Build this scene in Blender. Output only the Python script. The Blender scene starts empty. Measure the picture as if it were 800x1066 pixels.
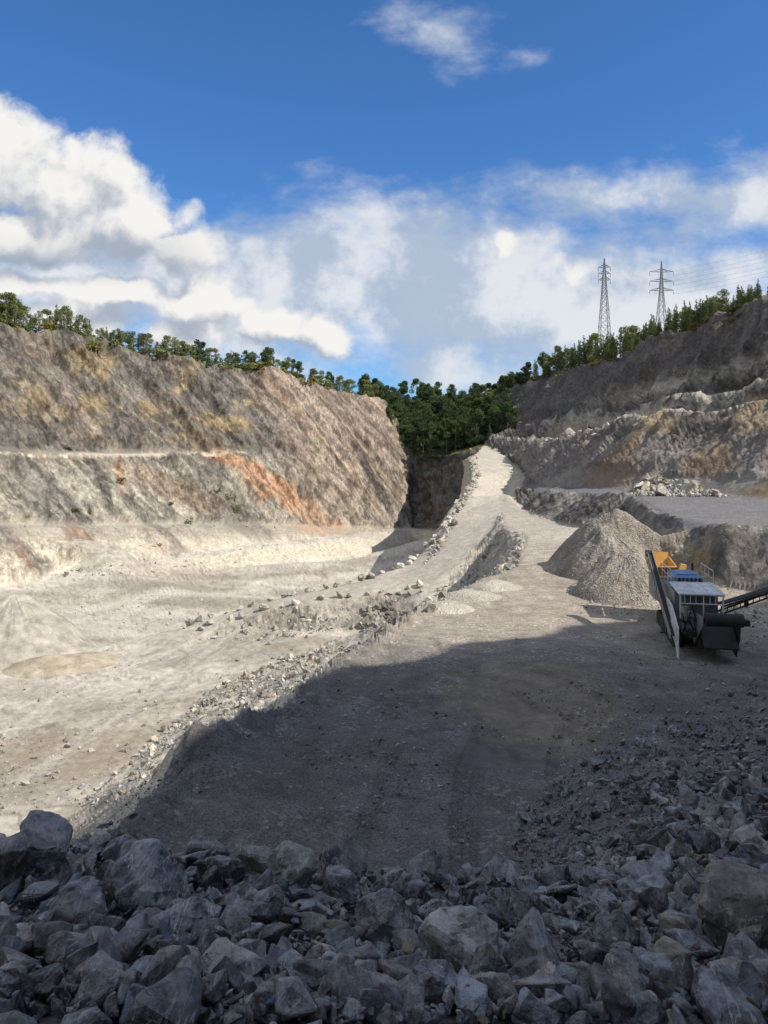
import bpy, bmesh, math, random
import numpy as np
from mathutils import Vector, Matrix, Euler
from mathutils.geometry import delaunay_2d_cdt
random.seed(7)
rng = np.random.default_rng(11)
C = bpy.context.scene.collection
F0, HY = 800.0, 480.0            # focal length in photo pixels, row of the horizon

# ------------------------------------------------------------------ helpers
def P(px, py, Y):
    return ((px-400.0)/F0*Y, Y, (HY-py)/F0*Y)
def smooth(a, b, x):
    t = np.clip((x-a)/(b-a), 0, 1)
    return t*t*(3-2*t)
def _hash(i, j, k, s):
    h = (i.astype(np.uint32)*np.uint32(374761393)) ^ (j.astype(np.uint32)*np.uint32(668265263)) ^ (k.astype(np.uint32)*np.uint32(2147483647)) ^ np.uint32((s*2654435761) & 0xffffffff)
    h = (h ^ (h >> np.uint32(13)))*np.uint32(1274126177)
    h = (h ^ (h >> np.uint32(16)))*np.uint32(2246822519)
    h = h ^ (h >> np.uint32(15))
    return (h & np.uint32(0xffffff)).astype(np.float32)/np.float32(16777215)
def vnoise(x, y, z, s=0):
    xi = np.floor(x).astype(np.int64); yi = np.floor(y).astype(np.int64); zi = np.floor(z).astype(np.int64)
    fx = (x-xi).astype(np.float32); fy = (y-yi).astype(np.float32); fz = (z-zi).astype(np.float32)
    fx = fx*fx*(3-2*fx); fy = fy*fy*(3-2*fy); fz = fz*fz*(3-2*fz)
    def c(a, b, d): return _hash(xi+a, yi+b, zi+d, s)
    x00 = c(0,0,0)*(1-fx)+c(1,0,0)*fx; x10 = c(0,1,0)*(1-fx)+c(1,1,0)*fx
    x01 = c(0,0,1)*(1-fx)+c(1,0,1)*fx; x11 = c(0,1,1)*(1-fx)+c(1,1,1)*fx
    return ((x00*(1-fy)+x10*fy)*(1-fz)+(x01*(1-fy)+x11*fy)*fz)*2-1
def fbm(x, y, z, sc, octv=4, s=0, gain=.5, ridge=False):
    t = 0; a = 1.; tot = 0
    for o in range(octv):
        f = sc*2.03**o
        n = vnoise(x*f+13.7*o, y*f+7.1*o, z*f+3.3*o, s+o)
        if ridge: n = 1-2*np.abs(n)
        t = t+n*a; tot += a; a *= gain
    return t/tot

def tag(o, label=None, cat=None, group=None, kind=None):
    if label: o['label'] = label
    if cat: o['category'] = cat
    if group: o['group'] = group
    if kind: o['kind'] = kind
    return o
def link(name, me, mat=None, parent=None):
    o = bpy.data.objects.new(name, me); C.objects.link(o)
    if mat and me and len(me.materials) == 0: me.materials.append(mat)
    if parent: o.parent = parent
    return o
def empty(name, loc, rz=0, sc=1):
    o = bpy.data.objects.new(name, None); C.objects.link(o)
    o.location = loc; o.rotation_euler = (0, 0, rz); o.scale = (sc, sc, sc) if not isinstance(sc, tuple) else sc
    o.empty_display_size = .3
    return o
def np_mesh(name, V, Fq, cols=None, smoothf=False, attrs=None):
    """V (n,3), Fq (m,k) -> mesh"""
    me = bpy.data.meshes.new(name)
    V = np.asarray(V, np.float32); Fq = np.asarray(Fq, np.int32)
    k = Fq.shape[1]
    me.vertices.add(len(V)); me.vertices.foreach_set('co', V.ravel())
    me.loops.add(Fq.size); me.loops.foreach_set('vertex_index', Fq.ravel())
    me.polygons.add(len(Fq)); me.polygons.foreach_set('loop_start', np.arange(len(Fq), dtype=np.int32)*k)
    me.polygons.foreach_set('use_smooth', np.full(len(Fq), smoothf))
    me.update(calc_edges=True)
    if cols is not None:
        a = me.color_attributes.new('Col', 'FLOAT_COLOR', 'POINT')
        c4 = np.ones((len(V), 4), np.float32); c4[:, :3] = cols
        a.data.foreach_set('color', c4.ravel())
    for n, arr in (attrs or {}).items():
        a = me.attributes.new(n, 'FLOAT', 'POINT'); a.data.foreach_set('value', np.asarray(arr, np.float32))
    return me

# ------------------------------------------------------------------ node materials
def new_mat(name):
    m = bpy.data.materials.new(name); m.use_nodes = True
    nt = m.node_tree; b = nt.nodes['Principled BSDF']
    return m, nt, b
class NT:
    def __init__(s, nt): s.nt = nt
    def n(s, t, **kw):
        nd = s.nt.nodes.new(t)
        for k, v in kw.items(): setattr(nd, k, v)
        return nd
    def l(s, a, b): s.nt.links.new(a, b)
    def val(s, sock, v):
        if isinstance(v, bpy.types.NodeSocket): s.l(v, sock)
        else: sock.default_value = v
    def math(s, op, a, b=0., c=0., clamp=False):
        nd = s.n('ShaderNodeMath', operation=op); nd.use_clamp = clamp
        s.val(nd.inputs[0], a); s.val(nd.inputs[1], b)
        if len(nd.inputs) > 2: s.val(nd.inputs[2], c)
        return nd.outputs[0]
    def ss(s, x, a, b, lo=0., hi=1.):
        nd = s.n('ShaderNodeMapRange', interpolation_type='SMOOTHSTEP')
        s.val(nd.inputs['Value'], x); s.val(nd.inputs['From Min'], a); s.val(nd.inputs['From Max'], b)
        s.val(nd.inputs['To Min'], lo); s.val(nd.inputs['To Max'], hi)
        return nd.outputs[0]
    def lin(s, x, a, b, lo=0., hi=1.):
        nd = s.n('ShaderNodeMapRange'); nd.clamp = True
        s.val(nd.inputs['Value'], x); s.val(nd.inputs['From Min'], a); s.val(nd.inputs['From Max'], b)
        s.val(nd.inputs['To Min'], lo); s.val(nd.inputs['To Max'], hi)
        return nd.outputs[0]
    def noise(s, vec, scale, detail=4., rough=.5, out='Fac', dim='3D', dist=0.):
        nd = s.n('ShaderNodeTexNoise', noise_dimensions=dim)
        if vec is not None: s.l(vec, nd.inputs['Vector'])
        nd.inputs['Scale'].default_value = scale; nd.inputs['Detail'].default_value = detail
        nd.inputs['Roughness'].default_value = rough; nd.inputs['Distortion'].default_value = dist
        return nd.outputs[out]
    def voro(s, vec, scale, out='Color', feature='F1'):
        nd = s.n('ShaderNodeTexVoronoi', feature=feature)
        if vec is not None: s.l(vec, nd.inputs['Vector'])
        nd.inputs['Scale'].default_value = scale
        return nd.outputs[out]
    def mix(s, fac, a, b, mode='MIX'):
        nd = s.n('ShaderNodeMix', data_type='RGBA', blend_type=mode); nd.clamp_factor = True
        s.val(nd.inputs[0], fac)
        for i, v in ((6, a), (7, b)):
            if isinstance(v, bpy.types.NodeSocket): s.l(v, nd.inputs[i])
            else: nd.inputs[i].default_value = (*v, 1)
        return nd.outputs[2]
    def scale(s, col, f):
        nd = s.n('ShaderNodeVectorMath', operation='SCALE'); s.l(col, nd.inputs[0]); s.val(nd.inputs['Scale'], f)
        return nd.outputs[0]
    def bump(s, h, strength, dist, normal=None):
        nd = s.n('ShaderNodeBump'); s.val(nd.inputs['Strength'], strength); nd.inputs['Distance'].default_value = dist
        s.l(h, nd.inputs['Height'])
        if normal: s.l(normal, nd.inputs['Normal'])
        return nd.outputs[0]

def terrain_material():
    m, nt, b = new_mat('quarry_ground'); N = NT(nt)
    col = N.n('ShaderNodeAttribute', attribute_name='Col').outputs['Color']
    gr = N.n('ShaderNodeAttribute', attribute_name='gravel').outputs['Fac']
    rk = N.n('ShaderNodeAttribute', attribute_name='rocky').outputs['Fac']
    geo = N.n('ShaderNodeNewGeometry').outputs['Position']
    n1 = N.noise(geo, 1.3, 8, .65)
    c = N.scale(col, N.lin(n1, .3, .7, .72, 1.28))
    # gravel stones of two sizes, pale and dark chips
    v1 = N.voro(geo, 9.); v2 = N.voro(geo, 28.)
    s1 = N.n('ShaderNodeSeparateColor'); N.l(v1, s1.inputs[0])
    s2 = N.n('ShaderNodeSeparateColor'); N.l(v2, s2.inputs[0])
    chips = N.math('MULTIPLY', N.ss(s1.outputs[0], .80, .98, 0, 1.1), gr)
    pn = N.noise(geo, .55, 3, .6)
    chips = N.math('MULTIPLY', chips, N.ss(pn, .42, .62))
    c = N.mix(N.math('MULTIPLY', gr, .8), c, N.scale(c, N.lin(s2.outputs[0], 0, 1, .55, 1.5)))
    c = N.mix(N.math('MULTIPLY', chips, .75), c, N.scale(c, 2.1))
    rs = N.noise(geo, .9, 8, .75)
    c = N.mix(N.math('MULTIPLY', rk, 1.), c, N.scale(c, N.lin(rs, .32, .68, .66, 1.36)))
    N.l(c, b.inputs['Base Color'])
    b.inputs['Roughness'].default_value = .95
    b.inputs['Specular IOR Level'].default_value = .15
    h = N.noise(geo, 2.2, 7, .65)
    hv = N.voro(geo, 14., 'Distance')
    wv = N.n('ShaderNodeVectorMath', operation='ADD'); N.l(geo, wv.inputs[0])
    wn_ = N.n('ShaderNodeTexNoise'); N.l(geo, wn_.inputs['Vector']); wn_.inputs['Scale'].default_value = .5; wn_.inputs['Detail'].default_value = 4
    N.l(N.scale(wn_.outputs['Color'], 2.2), wv.inputs[1])
    mp = N.n('ShaderNodeMapping'); N.l(wv.outputs[0], mp.inputs['Vector']); mp.inputs['Rotation'].default_value = (.5, .6, .67); mp.inputs['Scale'].default_value = (1, .6, .35)
    f1 = N.voro(mp.outputs[0], .75); f2 = N.voro(mp.outputs[0], 2.1)
    def tilt(nrm, cc, k):
        a = N.n('ShaderNodeVectorMath', operation='SUBTRACT'); N.l(cc, a.inputs[0]); a.inputs[1].default_value = (.5, .5, .5)
        m_ = N.n('ShaderNodeVectorMath', operation='SCALE'); N.l(a.outputs[0], m_.inputs[0]); N.l(N.math('MULTIPLY', rk, k), m_.inputs['Scale'])
        b_ = N.n('ShaderNodeVectorMath', operation='ADD'); N.l(nrm, b_.inputs[0]); N.l(m_.outputs[0], b_.inputs[1])
        n_ = N.n('ShaderNodeVectorMath', operation='NORMALIZE'); N.l(b_.outputs[0], n_.inputs[0]); return n_.outputs[0]
    nb0 = tilt(tilt(N.n('ShaderNodeNewGeometry').outputs['Normal'], f1, .5), f2, .35)
    nb = N.bump(h, N.lin(rk, 0, 1, .25, .8), .35, nb0)
    nb = N.bump(hv, N.math('MULTIPLY', gr, .5), .05, nb)
    N.l(nb, b.inputs['Normal'])
    return m

def rock_material(name, c_dark, c_light, vein=.35, stain=(.2,.15,.1), scale=1., usecol=False):
    m, nt, b = new_mat(name); N = NT(nt)
    tc = N.n('ShaderNodeTexCoord').outputs['Object']
    geo = N.n('ShaderNodeNewGeometry').outputs['Position']
    oi = N.n('ShaderNodeObjectInfo').outputs['Random']
    n1 = N.noise(geo, 2.3*scale, 9, .68)
    c = N.mix(N.ss(n1, .42, .62), c_dark, c_light)
    n2 = N.noise(geo, .9*scale, 4, .6)
    c = N.mix(N.ss(n2, .55, .75, 0, .55), c, stain)
    mv = N.n('ShaderNodeMapping'); N.l(geo, mv.inputs['Vector']); mv.inputs['Rotation'].default_value = (.7, .4, 1.1); mv.inputs['Scale'].default_value = (1.6, .22, .9)
    w = N.noise(mv.outputs[0], 3.0*scale, 5, .6, dist=.3)
    vn = N.math('ABSOLUTE', N.math('SUBTRACT', w, .5))
    c = N.mix(N.math('MULTIPLY', N.ss(vn, .016, .0, 0, 1), vein), c, (.5,.5,.5))
    c = N.mix(N.ss(N.noise(mv.outputs[0], 7*scale, 8, .75), .54, .68, 0, .6), c, tuple(min(.6, x*2.1) for x in c_light))
    # dust settled on faces that look up
    nz = N.n('ShaderNodeSeparateXYZ'); N.l(N.n('ShaderNodeNewGeometry').outputs['Normal'], nz.inputs[0])
    dn = N.noise(geo, 6*scale, 6, .7)
    dust = N.math('MULTIPLY', N.ss(nz.outputs[2], .35, .95), N.ss(dn, .42, .62, .1, .6))
    c = N.mix(dust, c, tuple(min(.6, x*1.7) for x in c_light))
    if usecol:
        a = N.n('ShaderNodeAttribute', attribute_name='Col').outputs['Color']
        c = N.mix(1., c, a, 'MULTIPLY')
    else:
        c = N.scale(c, N.lin(oi, 0, 1, .72, 1.3))
    N.l(c, b.inputs['Base Color'])
    b.inputs['Roughness'].default_value = .6
    b.inputs['Specular IOR Level'].default_value = .5
    nrm = N.n('ShaderNodeNewGeometry').outputs['Normal']
    wv = N.n('ShaderNodeVectorMath', operation='ADD'); N.l(geo, wv.inputs[0])
    wn_ = N.n('ShaderNodeTexNoise'); N.l(geo, wn_.inputs['Vector']); wn_.inputs['Scale'].default_value = 3*scale; wn_.inputs['Detail'].default_value = 3
    N.l(N.scale(wn_.outputs['Color'], .5/scale), wv.inputs[1])
    mp = N.n('ShaderNodeMapping'); N.l(wv.outputs[0], mp.inputs['Vector']); mp.inputs['Rotation'].default_value = (.4, .9, .3); mp.inputs['Scale'].default_value = (1, .45, 1.5)
    for vs, kk in ((3.6*scale, .9), (10*scale, .6)):
        cc = N.voro(mp.outputs[0], vs)
        a = N.n('ShaderNodeVectorMath', operation='SUBTRACT'); N.l(cc, a.inputs[0]); a.inputs[1].default_value = (.5, .5, .5)
        b_ = N.n('ShaderNodeVectorMath', operation='ADD'); N.l(nrm, b_.inputs[0]); N.l(N.scale(a.outputs[0], kk), b_.inputs[1])
        n_ = N.n('ShaderNodeVectorMath', operation='NORMALIZE'); N.l(b_.outputs[0], n_.inputs[0]); nrm = n_.outputs[0]
    h = N.noise(geo, 5*scale, 7, .7)
    nb = N.bump(h, .8, .10/scale, nrm)
    N.l(nb, b.inputs['Normal'])
    return m
def plain(name, col, rough=.6, metal=0., var=.3, scale=6., grime=(.08,.075,.07), gr=.4):
    m, nt, b = new_mat(name); N = NT(nt)
    geo = N.n('ShaderNodeNewGeometry').outputs['Position']
    n1 = N.noise(geo, scale, 8, .7)
    c = N.scale(N.mix(N.ss(n1, .48, .7, 0, gr), col, grime), N.lin(N.noise(geo, scale*.4, 3), .3, .7, 1-var, 1+var))
    N.l(c, b.inputs['Base Color']); b.inputs['Roughness'].default_value = rough; b.inputs['Metallic'].default_value = metal
    N.l(N.bump(n1, .2, .02), b.inputs['Normal'])
    return m
def leaf_material(name, cA, cB):
    m, nt, b = new_mat(name); N = NT(nt)
    geo = N.n('ShaderNodeNewGeometry')
    oi = N.n('ShaderNodeObjectInfo').outputs['Random']
    a = N.n('ShaderNodeAttribute', attribute_name='tone').outputs['Fac']
    c = N.mix(a, cA, cB)
    c = N.scale(c, N.lin(oi, 0, 1, .7, 1.3))
    N.l(c, b.inputs['Base Color']); b.inputs['Roughness'].default_value = .75
    b.inputs['Specular IOR Level'].default_value = .2
    tr = N.n('ShaderNodeBsdfTranslucent'); N.l(N.scale(c, 1.2), tr.inputs['Color'])
    mx = N.n('ShaderNodeMixShader'); mx.inputs[0].default_value = .25
    N.l(b.outputs[0], mx.inputs[1]); N.l(tr.outputs[0], mx.inputs[2])
    N.l(mx.outputs[0], nt.nodes['Material Output'].inputs['Surface'])
    return m

# ------------------------------------------------------------------ terrain: surveyed break lines -> TIN -> height grid
lines = []
def BL(*pts): lines.append([tuple(map(float, p)) for p in pts])
def BP(*pts): lines.append([P(*p) for p in pts])
# near spoil slope the camera stands on
BL((-40,-2,-3.2),(-12,-1,-2.4),(0,-1,-1.7),(8,-1,-1.8),(20,-2,-2.2))
BL((-16,3,-5),(-5,3,-2.5),(-2,3,-2.35),(0,3,-2.4),(2,3,-2.4),(5,3,-2.4),(9,4,-2.8),(16,5,-3))
BP((-330,960,6.2),(-60,885,6.7),(40,872,7.0),(120,892,6.9),(200,895,7.1),(300,908,7.4),(400,942,7.2),(500,955,7.0),(560,948,7.4),(640,912,8.6),(720,862,11),(800,812,14),(900,770,17),(1020,745,20))
BP((60,985,12.2),(150,985,12.2),(260,975,12.6),(400,960,13.0),(520,935,13.8),(560,880,15.5),(600,810,18.8),(650,775,21.2),(720,742,24),(800,722,26),(900,715,27.5))
# plateau left crest
BL((-10,8.5,-7.5),(-7.6,12.4,-7.7),(-5.6,16.5,-7.7),(-4.7,19,-7.2),(-4.0,21.5,-7.4),(-3.3,25,-7.75),(-2.1,29.5,-7.9),(-.6,33.5,-7.9),(.1,36.5,-7.95),(1.2,39,-8),P(446,628,43.5),P(490,607,50.5),P(528,592,58),P(541,573,70),P(546,561,81),P(537,553,96),P(524,547,108),P(522,533,135))
# steep drop under that crest
BL((-20,8,-15),(-16,20,-15),(-12,33,-15),(-8.5,45,-16.5),(-4,58,-17.3),(1,69,-17.2),(6,78,-16.2),(10.5,87,-14.2),(13.8,97,-12.6))
# pale rubble bank toe on the pit floor
BP((385,662,94),(345,672,91),(300,690,86),(230,722,79),(160,775,68),(90,838,57),(20,905,49),(-200,1050,38))
# ramp: outer edge, inner edge, foot
RAMP_O = [(500,466,285),(489,476,245),(491,499,200),(480,518,168),(466,540,142),(452,560,126),(434,581,114),(419,590,110),(395,598,108),(375,605,106),(333,617,104),(280,630,103),(220,645,102),(187,657,100),(150,671,98)]
RAMP_I = [(529,514,165),(522,533,135),(513,551,115),(498,571,106),(470,595,100),(452,605,98),(435,610,98),(392,618,98),(361,625,98),(309,635,98.5),(260,645,99),(200,660,98),(160,674,97)]
BP(*RAMP_O); BP(*RAMP_I)
BP((512,577,103),(492,603,97),(465,625,93),(435,641,91),(392,651,92),(340,658,95),(300,661,97),(240,668,97),(190,675,96),(150,682,97))
# drop behind the ramp
BL((22,245,-22),(18,215,-28),(9,185,-31),(2,155,-31),(-2,138,-31),(-6,128,-31),(-12,122,-31),(-20,117,-30),(-28,113,-28.5),(-36,108,-26.8))
# left wall
T1 = [(-330,700,95),(-100,640,130),(0,612,158),(60,598,172),(100,590,182),(180,577,205),(250,568,225),(350,557,262),(425,549,300)]
C1 = [(-330,610,110),(-100,562,148),(0,548,172),(100,549,196),(200,547,222),(300,549,250),(370,551,276)]
T2 = [(-330,605,114),(-100,557,152),(0,545,177),(100,546,201),(200,544,227),(300,546,256),(370,549,281)]
C2 = [(-330,455,130),(-100,462,170),(0,470,190),(50,472,202),(100,473,214),(150,474,227),(200,474,241),(260,479,258)]
C2b = [(260,479,258),(320,480,272),(405,480,303)]
T3 = [(-330,450,134),(-100,458,175),(0,467,196),(50,469,208),(100,470,220),(150,471,233),(200,472,247),(260,479,258)]
RL = [(-330,290,150),(-100,325,193),(0,337,212),(20,342,216),(67,344,228),(111,356,238),(145,366,248),(189,371,258),(219,380,266),(262,385,276),(280,381,281),(317,397,291),(361,408,306),(398,415,325),(409,428,326),(419,456,320),(432,471,314)]
for L in (T1, C1, T2, C2, C2b, T3, RL): BP(*L)
# end wall
BP((432,471,314),(460,472,301),(488,471,289),(500,466,285))
BP((425,549,300),(431,549,303),(455,552,283),(478,560,268),(486,560,262))
BP((432,505,311),(458,508,296),(482,508,284),(494,490,276))
# pit floor benches
BP((95,603,170),(170,584,199),(250,573,218),(351,561,252),(425,552,290))
BP((100,616,163),(180,597,195),(250,590,213),(351,583,243),(400,580,256),(440,568,280))
BP((262,606,186),(282,601,194),(320,592,211),(355,585,229))
BP((255,612,181),(310,607,196),(350,603,206),(388,598,214))
BL((-20,160,-30.3),(-35,165,-29)); BL((-60,150,-27.6),(-62,120,-26.2)); BL((-90,110,-26),(-60,80,-26),(-40,62,-26.1),(-45,45,-26)); BL((-44,112,-26.2),(-40,96,-25.8))
BL((-110,100,-26),(-100,50,-26),(-60,20,-26),(-60,0,-24))
# right: lower bank crest and toe
RH = [(530,508,203),(560,511,160),(588,512,130),(625,514,108),(660,517,92),(695,538,64),(720,553,53),(744,545,52),(800,548,50),(860,552,46)]
RT = [(531,517,185),(552,536,125),(596,548,95),(650,560,78),(688,577,65),(722,601,52.5),(760,612,47),(800,618,44.6),(880,628,41)]
BP(*RH); BP(*RT)
# right: foot of the main wall, side road, crest of the main wall
RJ = [(505,463,292),(514,467,280),(528,474,255),(540,485,228),(549,495,200),(562,505,172),(610,508,140),(660,510,112),(740,513,96),(800,519,84),(870,525,74)]
RM = [(510,459,300),(530,458,272),(552,456,244),(566,458,222),(583,456,200),(600,450,186),(640,443,166),(675,441,152),(708,430,142),(735,429,134),(760,423,126),(800,416,116),(870,405,104)]
BP(*RJ); BP(*RM)
BP((560,446,278),(596,433,242),(625,430,216),(655,433,196),(690,420,176),(720,415,160),(760,408,148),(800,398,134),(870,380,118))
RM2 = [(560,446,278),(596,433,242),(625,430,216),(655,433,196),(690,420,176),(720,415,160),(760,408,148),(800,398,134),(870,380,118)]
RU = [(520,448,312),(560,441,292),(600,430,262),(640,418,232),(680,405,202),(704,400,187),(740,396,172),(800,377,153),(870,350,140)]
BP(*RU)
RN = [(500,440,330),(515,425,335),(535,405,330),(556,394,322),(576,387,314),(612,380,282),(652,369,252),(688,352,218),(720,340,198),(760,326,182),(800,313,169),(870,290,156)]
BP(*RN)
def zof(L, px):
    return float(np.interp(px, [p[0] for p in L], [(HY-p[1])/F0*p[2] for p in L]))
def ledge(front, top, gap, up, skip=0):
    BL(*[((px-400)/F0*(Y-gap), Y-gap, zof(front, px)+up) for px, py, Y in top[skip:]])
ledge(RM, RM2, 4.5, .5); ledge(RM2, RU, 6., .6, 2)
# near right hill outside the picture (shades the foreground)
BL((70,66,-4),(62,50,-4.2),(42,31,-5.5),(27,24,-5),(22,8,-3),(20,-20,-2),(16,-60,0))
BL((30,-80,33),(30,-20,33),(34,-2,32.5),(35.5,6,32.2),(37.8,11,32),(42.5,10,32),(48.7,19.5,32),(56,22,31.5),(61,29,31),(68,39,31),(74,40,28),(80,36,22),(88,60,16),(98,110,26))
BL((-60,-30,-2),(-30,-17,-2.2),(-8,-13,-1.6),(12,-13,-1.5))
BL((-70,-60,14),(-30,-34,17),(0,-28,20),(18,-26,26),(29,-22,33))  # unseen rise behind the camera, added to darken the near rock fronts
# outer frame
BL((-420,-120,10),(-150,-80,6),(0,-110,20),(40,-110,24),(420,-120,30))
BL((-420,60,30),(-200,60,24),(-150,90,20),(-170,160,40)); BL((-420,500,44),(-150,330,43),(-60,380,36),(0,400,32),(20,440,32),(60,420,34),(90,380,40),(140,330,48),(150,240,46),(200,100,34),(420,60,34))
BL((-20,345,27),(8,352,18),(24,350,18),(40,345,20)); BL((10,332,9),(28,322,9))
BL((-420,720,50),(0,720,40),(420,720,60)); BL((110,500,52),(180,420,54),(420,400,58))

verts, edges, zs = [], [], []
key = {}
for L in lines:
    prev = None
    for p in L:
        k = (round(p[0], 3), round(p[1], 3))
        if k not in key:
            key[k] = len(verts); verts.append(Vector((p[0], p[1]))); zs.append(p[2])
        i = key[k]
        if prev is not None and prev != i: edges.append((prev, i))
        prev = i
ov, oe, of, iv, ie, if_ = delaunay_2d_cdt(verts, edges, [], 0, 1e-4)
oz = []
for v, src in zip(ov, iv):
    if src: oz.append(zs[src[0]]); continue
    best = None
    for a, b in edges:
        A, B = verts[a], verts[b]; d = B-A; t = max(0, min(1, (v-A).dot(d)/max(d.length_squared, 1e-9)))
        q = (A+d*t-v).length
        if best is None or q < best[0]: best = (q, zs[a]+(zs[b]-zs[a])*t)
    oz.append(best[1])
def raster(x0, y0, nx, ny, step):
    G = np.full((ny, nx), np.nan, np.float32)
    for f in of:
        T = [(ov[i].x, ov[i].y, oz[i]) for i in f]
        xs = [t[0] for t in T]; ys = [t[1] for t in T]
        i0 = max(0, int((min(xs)-x0)/step)); i1 = min(nx, int((max(xs)-x0)/step)+2)
        j0 = max(0, int((min(ys)-y0)/step)); j1 = min(ny, int((max(ys)-y0)/step)+2)
        if i0 >= i1 or j0 >= j1: continue
        X, Y = np.meshgrid(x0+np.arange(i0, i1)*step, y0+np.arange(j0, j1)*step)
        (ax, ay, az), (bx, by, bz), (cx, cy, cz) = T
        D = (by-cy)*(ax-cx)+(cx-bx)*(ay-cy)
        if abs(D) < 1e-9: continue
        l1 = ((by-cy)*(X-cx)+(cx-bx)*(Y-cy))/D; l2 = ((cy-ay)*(X-cx)+(ax-cx)*(Y-cy))/D; l3 = 1-l1-l2
        m = (l1 >= -1e-5) & (l2 >= -1e-5) & (l3 >= -1e-5)
        sub = G[j0:j1, i0:i1]; sub[m] = (l1*az+l2*bz+l3*cz)[m]
    for it in range(40):                       # fill outside the hull
        m = np.isnan(G)
        if not m.any(): break
        for ax_, sh in ((0, 1), (0, -1), (1, 1), (1, -1)):
            r = np.roll(G, sh, ax_); mm = np.isnan(G) & ~np.isnan(r); G[mm] = r[mm]
    G[np.isnan(G)] = 30
    return G
def blur(G, k, it=2):
    for _ in range(it):
        for ax_ in (0, 1):
            pad = [(k, k) if a == ax_ else (0, 0) for a in range(G.ndim)]
            Q = np.cumsum(np.pad(G, pad, mode='edge').astype(np.float64), axis=ax_)
            n = G.shape[ax_]; w = 2*k+1
            Q = np.concatenate([np.zeros_like(np.take(Q, [0], ax_)), Q], ax_)
            G = (np.take(Q, range(w, w+n), ax_)-np.take(Q, range(0, n), ax_))/w
    return G.astype(np.float32)
FX, FY, FS = -420., -120., .5
FG = blur(raster(FX, FY, 1681, 1681, FS), 1, 1)
NX_, NY_, NS = -40., -6., .12
NG = blur(raster(NX_, NY_, 668, 560, NS), 3, 2)
def bil(G, x0, y0, st, x, y):
    u = np.clip((x-x0)/st, 0, G.shape[1]-1.001); v = np.clip((y-y0)/st, 0, G.shape[0]-1.001)
    i = u.astype(int); j = v.astype(int); fu = u-i; fv = v-j
    if G.ndim == 3: fu = fu[..., None]; fv = fv[..., None]
    return (G[j, i]*(1-fu)+G[j, i+1]*fu)*(1-fv)+(G[j+1, i]*(1-fu)+G[j+1, i+1]*fu)*fv
def bumps(x, y):
    z = 0
    for px, Y, rx, ry, h in ((212,19.5,.9,1.5,.55),(262,21.5,.5,1.2,.2),(360,31,.6,1.5,.2),(140,168,10,9,3.2),(118,180,6,5,2.2),(60,176,7,6,1.8),(170,160,8,6,1.6),(300,100,9,9,.8),
                             (20,95,16,15,2.0),(560,22,1.6,3,-.25),(600,30,3,4,.25),(520,18,2,3,-.2),(640,16.5,1.2,2,.35),(330,24,2.4,3,-.3)):
        X = (px-400)/F0*Y
        z = z+h*np.exp(-(((x-X)/rx)**2+((y-Y)/ry)**2))
    return z
def H(x, y):
    x = np.asarray(x, float); y = np.asarray(y, float)
    zf = bil(FG, FX, FY, FS, x, y)
    zn = bil(NG, NX_, NY_, NS, x, y)
    d = np.minimum(np.minimum(x-NX_, NX_+667*NS-x), np.minimum(y-NY_, NY_+559*NS-y))
    w = smooth(0, 4, d)
    return zf*(1-w)+zn*w+bumps(x, y)
def H1(x, y): return float(H(np.array([x]), np.array([y]))[0])

# --- plan regions
def inpoly(x, y, poly):
    r = np.zeros(x.shape, bool); n = len(poly)
    for i in range(n):
        x1, y1 = poly[i]; x2, y2 = poly[(i+1) % n]
        if y1 == y2: continue
        c = ((y1 > y) != (y2 > y)) & (x < (x2-x1)*(y-y1)/(y2-y1)+x1)
        r ^= c
    return r
xy = lambda L: [P(*p)[:2] for p in L]
W_crest = [(-30,-30),(-10,8.5),(-7.6,12.4),(-5.6,16.5),(-4.7,19),(-4.0,21.5),(-3.3,25),(-2.1,29.5),(-.6,33.5),(.1,36.5),(1.2,39)]+xy([(446,628,43.5),(490,607,50.5),(528,592,58),(541,573,70),(546,561,81),(536,552,96),(524,547,108),(522,533,135),(529,514,165),(530,516,190)])
REG = {}
REG['ramp'] = xy(RAMP_O)+xy(RAMP_I)[::-1]+xy([(548,495,200),(528,474,255),(505,463,292)])
REG['plateau'] = W_crest+xy(RT)+[(23,8),(24,-30)]
REG['bench'] = xy(RH)+[(60,60),(70,80)]+xy(RJ)[::-1][1:7]
REG['floor'] = xy(T1)+xy([(431,549,303),(478,560,268),(486,560,262)])+xy(RAMP_O)[1:]+xy(RAMP_I)[::-1][:9]+xy([(465,625,93),(385,662,94),(345,672,91),(300,690,86),(230,722,79),(160,775,68),(90,838,57),(20,905,49),(-200,1050,38)])
REG['left'] = xy(T1)[::-1]+xy(RL)+[(14,305)]
REG['endw'] = xy([(428,549,301),(455,552,283),(486,560,262),(489,476,266),(500,466,285),(488,471,289),(460,472,301),(432,471,314),(419,456,320)])
REG['lowbank'] = xy(RH)+xy(RT)[::-1]
REG['right'] = xy(RJ)+[(60,60),(46,38),(24,25),(24,-60),(40,-80),(68,30),(84,70)]+xy(RN)[::-1]
order = ['right','left','floor','plateau','bench','lowbank','ramp','endw']
names = {'right':1,'left':2,'floor':3,'plateau':4,'bench':5,'lowbank':6,'ramp':7,'endw':8,'top':0,'bank':9}
def region(x, y):
    r = np.zeros(x.shape, np.int8)
    bank = inpoly(x, y, W_crest+[]+xy(RAMP_I)[1:]+xy([(385,662,94),(345,672,91),(300,690,86),(230,722,79),(160,775,68),(90,838,57),(20,905,49),(-200,1050,38)])+[(-80,0),(-60,-30)])
    r[bank] = 9
    for n in order: r[inpoly(x, y, REG[n])] = names[n]
    return r

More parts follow.
